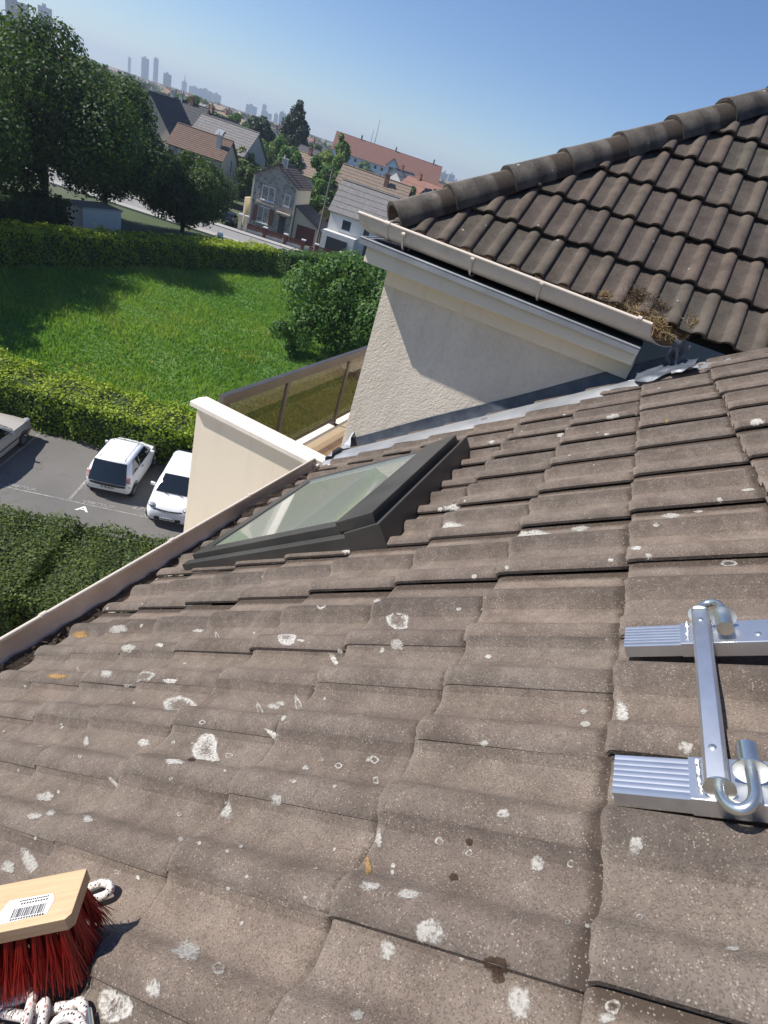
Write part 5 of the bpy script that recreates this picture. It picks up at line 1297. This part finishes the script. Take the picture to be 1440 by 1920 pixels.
# beyond that the woods and roofs read as one mass
r = np.random.default_rng(77); P, S_ = [], []
for _ in range(3200):
    R0 = 560 + 3900 * random.random() ** 1.3; a = random.uniform(az1 - .1, az0 + .1); hh = random.uniform(5, 11)
    c_, R_c = [(0, 0, hh * .55), (hh * .4, 0, hh * .45), (-hh * .4, hh * .2, hh * .5)], [hh * .45, hh * .35, hh * .38]
    q_, _d = clump_points(34, c_, R_c, r); q_ = q_ + np.array([-R0 * math.sin(a), R0 * math.cos(a), GZ]); P.append(q_)
me = leaf_mesh('far_woods', np.concatenate(P), 3.2, M_LEAF_MID, seed=5, up=.6); link('far_woods', me)['kind'] = 'stuff'
b = MB()
for _ in range(700):
    R0 = 800 + 3200 * random.random() ** 1.3; a = random.uniform(az1 - .1, az0 + .1); q_ = Vector((-R0 * math.sin(a), R0 * math.cos(a), GZ)); th_ = random.uniform(0, 3.1)
    e = Vector((math.cos(th_), math.sin(th_), 0)); f = Vector((-e.y, e.x, 0)); L_, W2 = random.uniform(10, 26), random.uniform(8, 11); h_ = random.uniform(5, 8)
    b.prism([q_, q_ + f * W2, q_ + f * W2 + Vector((0, 0, h_)), q_ + f * W2 / 2 + Vector((0, 0, h_ + 4)), q_ + Vector((0, 0, h_))], e * L_, 0)
    up = Vector((0, 0, .15))
    b.add([q_ + Vector((0, 0, h_)) + up, q_ + e * L_ + Vector((0, 0, h_)) + up, q_ + e * L_ + f * W2 / 2 + Vector((0, 0, h_ + 4)) + up, q_ + f * W2 / 2 + Vector((0, 0, h_ + 4)) + up], [(0, 1, 2, 3)], random.choice([1, 2, 3]))
    b.add([q_ + f * W2 + Vector((0, 0, h_)) + up, q_ + f * W2 + e * L_ + Vector((0, 0, h_)) + up, q_ + e * L_ + f * W2 / 2 + Vector((0, 0, h_ + 4)) + up, q_ + f * W2 / 2 + Vector((0, 0, h_ + 4)) + up], [(0, 1, 2, 3)], random.choice([1, 2, 3]))
b.build('far_rooftops', [W_CREAM, R_BROWN, R_GREY, R_TAN], recalc=False, kind='stuff')

# skyline towers
def facade(nm, c, c2, sx, sz):
    m, t, b_, n_ = mat(nm)
    tc = N(t, 'ShaderNodeSeparateXYZ', {0: N(t, 'ShaderNodeTexCoord').outputs['Object']})
    u = mth(t, 'FRACT', mth(t, 'DIVIDE', mth(t, 'ADD', tc.outputs[0], tc.outputs[1]), sx)); v = mth(t, 'FRACT', mth(t, 'DIVIDE', tc.outputs[2], sz))
    k = mth(t, 'MULTIPLY', mth(t, 'GREATER_THAN', u, .4), mth(t, 'GREATER_THAN', v, .45))
    t.links.new(mixc(t, k, c, c2), b_.inputs['Base Color']); b_.inputs['Roughness'].default_value = .6
    return m
F1 = facade('pale_tower_facade', (.50, .52, .56), (.24, .27, .32), 3.2, 3.0); F2 = facade('mauve_tower_facade', (.40, .34, .38), (.20, .19, .23), 3.0, 3.0); F3 = facade('white_tower_facade', (.66, .66, .64), (.3, .32, .36), 4., 3.0)
def tower(px, py, wpx, hpx, dist, m, label, name='tower_block', cat='tower', steps=1, dep=18, spire=0, grp=None):
    d = ray(px, py); d = d / math.hypot(d[0], d[1]); q_ = Vector((d[0] * dist, d[1] * dist, GZ))
    zc_ = depth_of(Vector((d[0] * dist, d[1] * dist, 0))); W = wpx * zc_ / 1040; top = height_at(px + .3 * hpx * .0, py, q_) + hpx * zc_ / 1040 * .97
    t = thing(name, label, cat, (0, 0, 0), grp); H_ = top - GZ
    b = MB(); b.box(-W / 2, W * (.0 if steps > 1 else .5), -dep / 2, dep / 2, 0, H_); 
    if steps > 1: b.box(0, W / 2, -dep / 2 - 2, dep / 2, 0, H_ - 4)
    b.build('wall', m, t); b = MB(); b.box(-W * .2, W * .1, -4, 4, H_ + .01, H_ + 4); b.build('plant_room', W_GREY, t)
    if spire:
        b = MB(); b.tube([(0, 0, H_), (0, 0, H_ + spire * .3), (0, 0, H_ + spire)], [W * .25, W * .12, .4], 8); b.build('spire', W_GREY, t)
    place(t, q_, math.atan2(-d[0], d[1]) * 1 + random.uniform(-.05, .05)); return t
tower(35, 66, 36, 56, 1100, F2, 'tallest tower block at the far left, mauve and pale striped', steps=2)
tower(86, 83, 22, 56, 1300, F1, 'pale tower block half hidden behind the tall tree top')
tower(4, 60, 26, 24, 1000, F2, 'low dark block cut by the left edge below the striped tower', steps=1)
tower(62, 78, 40, 12, 1500, F1, 'low pale slab between the two left towers')
tower(271, 147, 13, 32, 2300, F1, 'left one of the pair of pale blue towers on the skyline', grp=None)
tower(291, 154, 8, 37, 2400, F1, 'slim right one of the pair of pale blue towers on the skyline')
tower(313, 160, 14, 18, 2000, F2, 'squat mauve block right of the pair of skyline towers')
tower(345, 170, 9, 14, 2600, F1, 'domed monument with a spire on the skyline', spire=24)
tower(242, 137, 5, 24, 2700, F3, 'thin chimney like tower left of the pair of skyline towers')
for i, (px, py, wp, hp_, ds, m_) in enumerate(((365,178,22,12,2500,F1),(385,186,22,15,2300,F1),(405,193,16,14,2300,F3),(470,214,20,14,2400,F1),(493,222,8,22,2600,F1),(498,226,20,13,2200,F1),(516,230,7,14,2000,F3),(527,234,12,20,1900,F1),(562,246,5,12,2500,F1),(805,330,12,12,1500,F1),(829,342,14,16,1400,F3),(842,347,12,18,1700,F1),(852,350,12,10,1500,F1))):
    tower(px, py, wp, hp_, ds, m_, 'hazy pale block on the distant skyline', grp='hazy blocks on the skyline')
tower(719, 300, 14, 13, 700, F3, 'white block rising just over the orange roof')
for px, py, hp_ in ((690, 290, 26), (697, 292, 42)):
    d = ray(px, py); d = d / math.hypot(d[0], d[1]) * 900; b = MB(); zz = hp_ * 860 / 1040; b.tube([(0, 0, 0), (0, 0, zz + 13 + 6)], [.9, .35], 5); o = b.build('mast', W_GREY); o.location = (d[0], d[1], GZ)
    tag(o, 'taller thin mast above the orange roof' if hp_ > 30 else 'shorter thin mast above the orange roof', 'mast')

# ------------------------------------------------------------------ things lying on the near roof
def at_h(px, py, h):
    d = Vector(ray(px, py)); return d * ((h - K) / d.dot(N1))
# aluminium roof ladder hook
hk = thing('roof_ladder', 'bright aluminium ladder end with hinge pins lying on the tiles at the right', 'ladder', rp(0, .75, .02))
def rail(s0, s1, t0, t1, h0, h1, nm):
    b = MB(); prof = [(t0, h0), (t1, h0), (t1, h1 - .002)]
    k = 7
    for i in range(k):
        a = t1 + (t0 - t1) * (i + .14) / k; c_ = t1 + (t0 - t1) * (i + .86) / k
        prof += [(a, h1 - .0), (c_, h1 - .0), (c_ - (t1 - t0) * .016, h1 - .00035), (c_ - (t1 - t0) * .024, h1 - .00035)] if i < k - 1 else [(a, h1), (c_, h1)]
    prof.append((t0, h1 - .002))
    b.prism([rp(s0, t_, h_) for t_, h_ in prof], D1 * (s1 - s0)); return b.build(nm, M_ALU, hk, smooth=25)
rail(.151, -.9, .886, .945, .022, .046, 'rail'); rail(.151, -.9, .568, .632, .022, .046, 'rail')
for t0, t1 in ((.884, .947), (.566, .634)):
    b = MB(); b.add([], []); b.obox(rp(.062, t0, .021), D1 * -.9, T1 * (t1 - t0), N1 * .0272); b.build('rail_sleeve', M_ALU, hk, bevel=.0015)
b = MB()
tp = [(-.0135, 0), (-.0135, .018), (-.0095, .0235), (.0095, .0235), (.0135, .018), (.0135, 0)]
b.prism([rp(.031 + x, .574, .050 + z) for x, z in tp], T1 * .374 - D1 * .004); b.build('cross_tube', M_ALU, hk, smooth=30, bevel=.0012)
def ubolt(sgn, t_end):
    pts = [rp(.029, t_end - sgn * .05, .062), rp(.029, t_end + sgn * .004, .062)]
    cx, R_u = .0115, .0175
    for i in range(13):
        a = math.pi * i / 12; pts.append(rp(cx + R_u * math.cos(a), t_end + sgn * (.006 + .026 * math.sin(a)), .062 + .006 * (1 - math.cos(a)) / 2))
    pts.append(rp(-.006, t_end - sgn * .03, .069))
    b = MB(); b.tube(pts, .0068, 12); o = b.build('hinge_pin', M_STEEL, hk, smooth=60)
    b = MB(); a, c_ = rp(-.006, t_end - sgn * .022, .069), rp(-.006, t_end - sgn * .058, .070); b.tube([a, c_], .0125, 20); b.build('spacer_sleeve', M_STEEL, o, smooth=40, bevel=.0)
    b = MB(); b.tube([a + (a - c_) * .06, a + (a - c_) * .0], .0195, 24); q0 = rp(.029, t_end + sgn * .001, .062); b.build('washer', M_STEEL, o, smooth=40); b = MB(); b.tube([q0, q0 + T1 * sgn * .002], .0175, 24); b.build('washer', M_STEEL, o, smooth=40)
ubolt(-1, .574); ubolt(1, .948)
for s_, t_, h_ in ((.031, .625, .0738), (.0275, .915, .0738), (-.05, .60, .0485), (-.05, .905, .0485)):
    b = MB(); b.tube([rp(s_, t_, h_ - .002), rp(s_, t_, h_ + .0008), rp(s_, t_, h_ + .002)], [.0048, .0048, .003], 12); b.build('rivet', M_STEEL, hk, smooth=40)
wld = MB()
for t0 in (.575, .895):
    for i in range(9): wld.tube([rp(.0505 + random.uniform(-.001, .001), t0 + .006 * i, .047), rp(.0505, t0 + .006 * i + .004, .0495)], random.uniform(.0025, .0036), 6)
wld.build('weld_bead', M_ALU, hk, smooth=60)

# broom head
M_BEECH, t_, b_, n_ = mat('pale_beech_wood')
tc = N(t_, 'ShaderNodeTexCoord').outputs['Object']
mp = N(t_, 'ShaderNodeMapping', {'Vector': tc, 'Scale': (5., 90., 90.)}).outputs[0]
c_ = ramp(t_, noise(t_, mp, 1.6, 5, .6), [(.3, (.50, .33, .18)), (.7, (.63, .44, .26))])
c_ = mixc(t_, ramp(t_, noise(t_, N(t_, 'ShaderNodeMapping', {'Vector': tc, 'Scale': (60., 260., 260.)}).outputs[0], 1., 2), [(.66, (0,) * 3), (.74, (.6,) * 3)]), c_, (.28, .16, .08))
t_.links.new(c_, b_.inputs['Base Color']); b_.inputs['Roughness'].default_value = .6
C1, C2 = at_h(163, 1628, .128), at_h(157, 1716, .116)
L1 = at_h(-60, 1671, .165)
bx_ = (L1 - C1).normalized(); by_ = (C2 - C1); by_ -= bx_ * by_.dot(bx_); BWd = by_.length; by_.normalize(); bn = bx_.cross(by_); bn = bn if bn.dot(C1) < 0 else -bn
bh = thing('broom_head', 'wooden broom head with red bristles lying on the tiles at the lower left', 'broom', C1)
MBR = mat_from(bx_, by_, bx_.cross(by_), C1); sgn_ = 1 if bx_.cross(by_).dot(bn) > 0 else -1
TH = .021
b = MB(); b.prism([(0, 0, 0), (.30, 0, 0), (.30, BWd, 0), (.006, BWd, 0), (0, BWd - .006, 0)], (0, 0, -sgn_ * TH)); o = b.build('block', M_BEECH, bh, bevel=.0012, M=MBR)
o.matrix_basis = MBR
pl_ = MB(); lx0, lx1 = .034, .088; pl_.prism([(lx0, BWd * .42, sgn_ * .0003), (lx0 - .005, BWd * .56, sgn_ * .0003), (lx0 - .002, BWd * .82, sgn_ * .0003), (lx1 + .012, BWd * .86, sgn_ * .0003), (lx1 + .0, BWd * .40, sgn_ * .0003)], (0, 0, sgn_ * .0003)); lab = pl_.build('price_label', simple('label_paper', (.78, .77, .75), (.84, .83, .82), 20, .5), bh, M=MBR)
bc = MB(); x = lx0 + .003
rr_ = random.Random(4)
while x < lx1 - .010:
    w_ = rr_.choice([.0005, .0005, .0009, .0013]); bc.box(x, x + w_, BWd * .60, BWd * .78, 0, sgn_ * .0009); x += w_ + rr_.choice([.0005, .0008, .0011])
for i in range(10): bc.box(lx0 + .004 + i * .0034, lx0 + .0062 + i * .0034, BWd * .50, BWd * .535, 0, sgn_ * .0009)
for i in range(14): bc.box(lx0 + .004 + i * .0026, lx0 + .0058 + i * .0026, BWd * .445, BWd * .475, 0, sgn_ * .0009)
for i in range(13): bc.box(lx0 + .002 + i * .0032, lx0 + .0042 + i * .0032, BWd * .795, BWd * .825, 0, sgn_ * .0009)
bc.build('barcode', M_INK, lab, M=MBR)
M_BRISTLE, t_, b_, n_ = mat('red_bristles')
rv = N(t_, 'ShaderNodeAttribute', attribute_name='rnd').outputs['Fac']
cc_ = ramp(t_, rv, [(0, (.34, .022, .018)), (.6, (.60, .06, .04)), (1, (.78, .17, .10))]); t_.links.new(cc_, b_.inputs['Base Color']); b_.inputs['Roughness'].default_value = .32
tl_ = N(t_, 'ShaderNodeBsdfTranslucent', {0: cc_}); mx_ = N(t_, 'ShaderNodeMixShader', {0: .3, 1: b_.outputs[0], 2: tl_.outputs[0]}); t_.links.new(mx_.outputs[0], n_['Material Output'].inputs[0])
def tuft(seed):
    rr = random.Random(seed); b = MB(); vals = []
    for i in range(46):
        a, q_ = rr.uniform(0, 6.28), math.sqrt(rr.random()) * .0045; x0, y0 = math.cos(a) * q_, math.sin(a) * q_
        sp = rr.uniform(1.4, 3.4); L_ = rr.uniform(.082, .098); bx, by = rr.gauss(0, .006), rr.gauss(0, .006)
        P_ = [(x0, y0, .0), (x0 * 1.5 + bx * .2, y0 * 1.5 + by * .2, L_ * .4), (x0 * sp + bx, y0 * sp + by, L_)]
        n0 = len(b.f); b.tube(P_, [.0007, .00065, .0005], 3); v_ = rr.random(); vals += [v_] * (len(b.f) - n0)
    me = bpy.data.meshes.new('bristle_tuft'); me.from_pydata(b.v, [], b.f); me.materials.append(M_BRISTLE); me.attributes.new('rnd', 'FLOAT', 'FACE').data.foreach_set('value', vals); me.update(); return me
TF = [tuft(i) for i in range(5)]
tip = at_h(95, 1872, .004); rootp = at_h(95, 1745, .10)
bd = (-bn * .75 + (tip - rootp).normalized() * .8).normalized()
for i in range(17):
    for k in range(4):
        lx, ly = .010 + i * .0165 + (.008 if k % 2 else 0), BWd * (.14 + .24 * k)
        base_ = C1 + bx_ * lx + by_ * ly - bn * (TH - .002)
        z_ = (bd + bx_ * random.uniform(-.07, .07) + (-bx_ * .16 if i < 2 else bx_ * 0) + by_ * (k - 1.5) * .10).normalized(); x_ = z_.orthogonal().normalized()
        link('bristle_tuft', random.choice(TF), bh, mat_from(x_, z_.cross(x_), z_, base_))
# rope
M_ROPE, t_, b_, n_ = mat('flecked_white_rope')
tc = N(t_, 'ShaderNodeTexCoord').outputs['Object']
vv = N(t_, 'ShaderNodeTexVoronoi', {'Scale': 330., 'Vector': tc}); vc = N(t_, 'ShaderNodeSeparateColor', {0: vv.outputs['Color']})
cc_ = mixc(t_, mth(t_, 'MULTIPLY', mth(t_, 'GREATER_THAN', vc.outputs[0], .80), mth(t_, 'LESS_THAN', vv.outputs['Distance'], .5)), (.66, .62, .57), (.05, .03, .06))
cc_ = mixc(t_, mth(t_, 'MULTIPLY', mth(t_, 'GREATER_THAN', vc.outputs[1], .95), .7), cc_, (.4, .14, .14))
t_.links.new(cc_, b_.inputs['Base Color']); b_.inputs['Roughness'].default_value = .8; t_.links.new(bump(t_, noise(t_, tc, 380, 2), .8, .002), b_.inputs['Normal'])
def smooth_path(P, n=8):
    out = []
    for i in range(len(P) - 1):
        p0_, p1, p2, p3 = P[max(i - 1, 0)], P[i], P[i + 1], P[min(i + 2, len(P) - 1)]
        for k in range(n):
            u = k / n; out.append(.5 * ((2 * p1) + (p2 - p0_) * u + (2 * p0_ - 5 * p1 + 4 * p2 - p3) * u * u + (3 * p1 - p0_ - 3 * p2 + p3) * u ** 3))
    out.append(P[-1]); return out
ro_ = thing('rope', 'white flecked rope coiled under the broom head', 'rope', at_h(60, 1880, .01))
for path in ([(90, 1700, .014), (150, 1672, .013), (190, 1656, .013), (207, 1662, .012), (200, 1676, .012), (165, 1690, .012), (90, 1720, .012)],
             [(-60, 1930, .012), (-10, 1890, .016), (40, 1872, .022), (62, 1862, .03), (55, 1895, .03), (42, 1945, .02)],
             [(-60, 1890, .012), (10, 1900, .014), (58, 1905, .018), (84, 1880, .026), (80, 1915, .02), (72, 1960, .014)],
             [(20, 1960, .012), (60, 1925, .012), (100, 1893, .012), (130, 1887, .013), (152, 1880, .016), (157, 1905, .016), (150, 1960, .012)],
             [(90, 1960, .02), (105, 1918, .024), (128, 1905, .024), (150, 1915, .020), (165, 1965, .014)]):
    b = MB(); b.tube(smooth_path([at_h(*p) for p in path]), .0062, 12); b.build('strand', M_ROPE, ro_, smooth=60)
b = MB(); q0, q1 = at_h(163, 1897, .014), at_h(172, 1960, .013); b.tube([q0, q1], .0058, 14); b.build('end_sleeve', M_STEEL, ro_, smooth=60)

# dry grass and soil heaped in the broken gutter end
dg = thing('dry_grass_clump', 'clump of dry straw and soil spilling from the broken gutter end onto the tiles', 'debris', (.25, 3.6, -.41))
M_STRAW = leaf_material('dry_straw', [(.26, .17, .08), (.42, .30, .15), (.55, .42, .24)], .15, .8)
M_SOIL = simple('dry_soil', (.035, .022, .014), (.085, .055, .035), 60, .95, bmp=.8, bscale=150, bdist=.01)
def hip_pt(px, py, h):
    d = Vector(ray(px, py)); return d * ((E2.dot(N2) + h) / d.dot(N2))
def straw(cpts, n, L0, L1, m, spread, seed):
    rr = random.Random(seed); b = MB(); vals = []
    for _ in range(n):
        c_ = rr.choice(cpts); p = c_[0] + Vector((rr.gauss(0, 1), rr.gauss(0, 1), rr.gauss(0, .6))) * c_[1] * spread
        d = Vector((rr.gauss(0, 1), rr.gauss(0, 1), rr.gauss(0, .7))).normalized(); bend = Vector((rr.gauss(0, 1), rr.gauss(0, 1), rr.gauss(0, 1))) * .35; L_ = rr.uniform(L0, L1)
        pts = [p - d * L_ / 2, p - d * L_ * .2 + bend * L_ * .2, p + d * L_ * .2 + bend * L_ * .25, p + d * L_ / 2]
        n0 = len(b.f); b.tube(pts, [.0011, .0012, .001, .0006], 3, caps=False); vals += [rr.random()] * (len(b.f) - n0)
    me = bpy.data.meshes.new('straw'); me.from_pydata(b.v, [], b.f); me.materials.append(m); me.attributes.new('rnd', 'FLOAT', 'FACE').data.foreach_set('value', vals); me.update()
    o = link('straw', me, dg); o['kind'] = 'stuff'; return o
gpt = lambda px, py, y: at_y(px, py, y)
SP = [(gpt(1232, 608, 3.60), .020), (gpt(1240, 622, 3.60), .018), (gpt(1252, 630, 3.62), .016), (gpt(1180, 582, 3.62), .020), (gpt(1205, 590, 3.62), .022), (gpt(1222, 598, 3.62), .022), (gpt(1286, 612, 3.67), .018), (gpt(1276, 622, 3.66), .016), (gpt(1162, 572, 3.63), .016), (gpt(1135, 556, 3.63), .010), (gpt(1300, 605, 3.68), .010)]
straw(SP, 2600, .03, .085, M_STRAW, 1.25, 3)
SB = [(gpt(1195, 552, 3.69), .028), (gpt(1222, 566, 3.69), .028), (gpt(1180, 562, 3.67), .02), (gpt(1278, 598, 3.71), .02), (gpt(1115, 550, 3.66), .012), (gpt(1240, 580, 3.69), .02), (gpt(1090, 545, 3.66), .008)]
M_DSTRAW = leaf_material('dark_rotten_straw', [(.05, .032, .02), (.11, .075, .045), (.2, .14, .08)], .1, .9)
straw(SB, 1900, .015, .05, M_DSTRAW, 1.25, 9)
b = MB(); rr_ = random.Random(6)
def lump(c_, r_):
    vs = []; fs = []; k1, k2 = 5, 8
    for i in range(k1 + 1):
        th_ = math.pi * i / k1
        for k in range(k2):
            a = 2 * math.pi * k / k2; q_ = r_ * rr_.uniform(.7, 1.15); vs.append(c_ + Vector((math.sin(th_) * math.cos(a), math.sin(th_) * math.sin(a), math.cos(th_) * .7)) * q_)
    for i in range(k1):
        for k in range(k2): fs.append((i * k2 + k, i * k2 + (k + 1) % k2, (i + 1) * k2 + (k + 1) % k2, (i + 1) * k2 + k))
    b.add(vs, fs)
for c0_, r0 in SB + SP:
    for _ in range(16): lump(c0_ + Vector((rr_.gauss(0, 1), rr_.gauss(0, 1), rr_.gauss(-.3, .5))) * r0, rr_.uniform(.003, .012))
for _ in range(60): lump(Vector((rr_.uniform(-.3, .22), rr_.uniform(3.575, 3.64), -.408 + rr_.uniform(.0, .02))), rr_.uniform(.005, .011))
for _ in range(60):
    x_ = rr_.uniform(-1.3, .1); lump(hp(x_, -.09 + rr_.uniform(-.01, .01), -.005), rr_.uniform(.004, .012))
o = b.build('soil', M_SOIL, dg, smooth=40, recalc=False); o['kind'] = 'stuff'

# ------------------------------------------------------------------ haze
HAZE = True
if HAZE:
    b = MB(); b.box(-5300, 5300, -5300, 5300, GZ - 1.2, 110)
    m = bpy.data.materials.new('haze_air'); m.use_nodes = True; t_ = m.node_tree; t_.nodes.clear()
    pv = t_.nodes.new('ShaderNodeVolumePrincipled'); pv.inputs['Color'].default_value = (.74, .86, 1.0, 1); pv.inputs['Density'].default_value = .0003; pv.inputs['Anisotropy'].default_value = .2
    om = t_.nodes.new('ShaderNodeOutputMaterial'); t_.links.new(pv.outputs[0], om.inputs['Volume'])
    o = b.build('haze', m); o['kind'] = 'stuff'
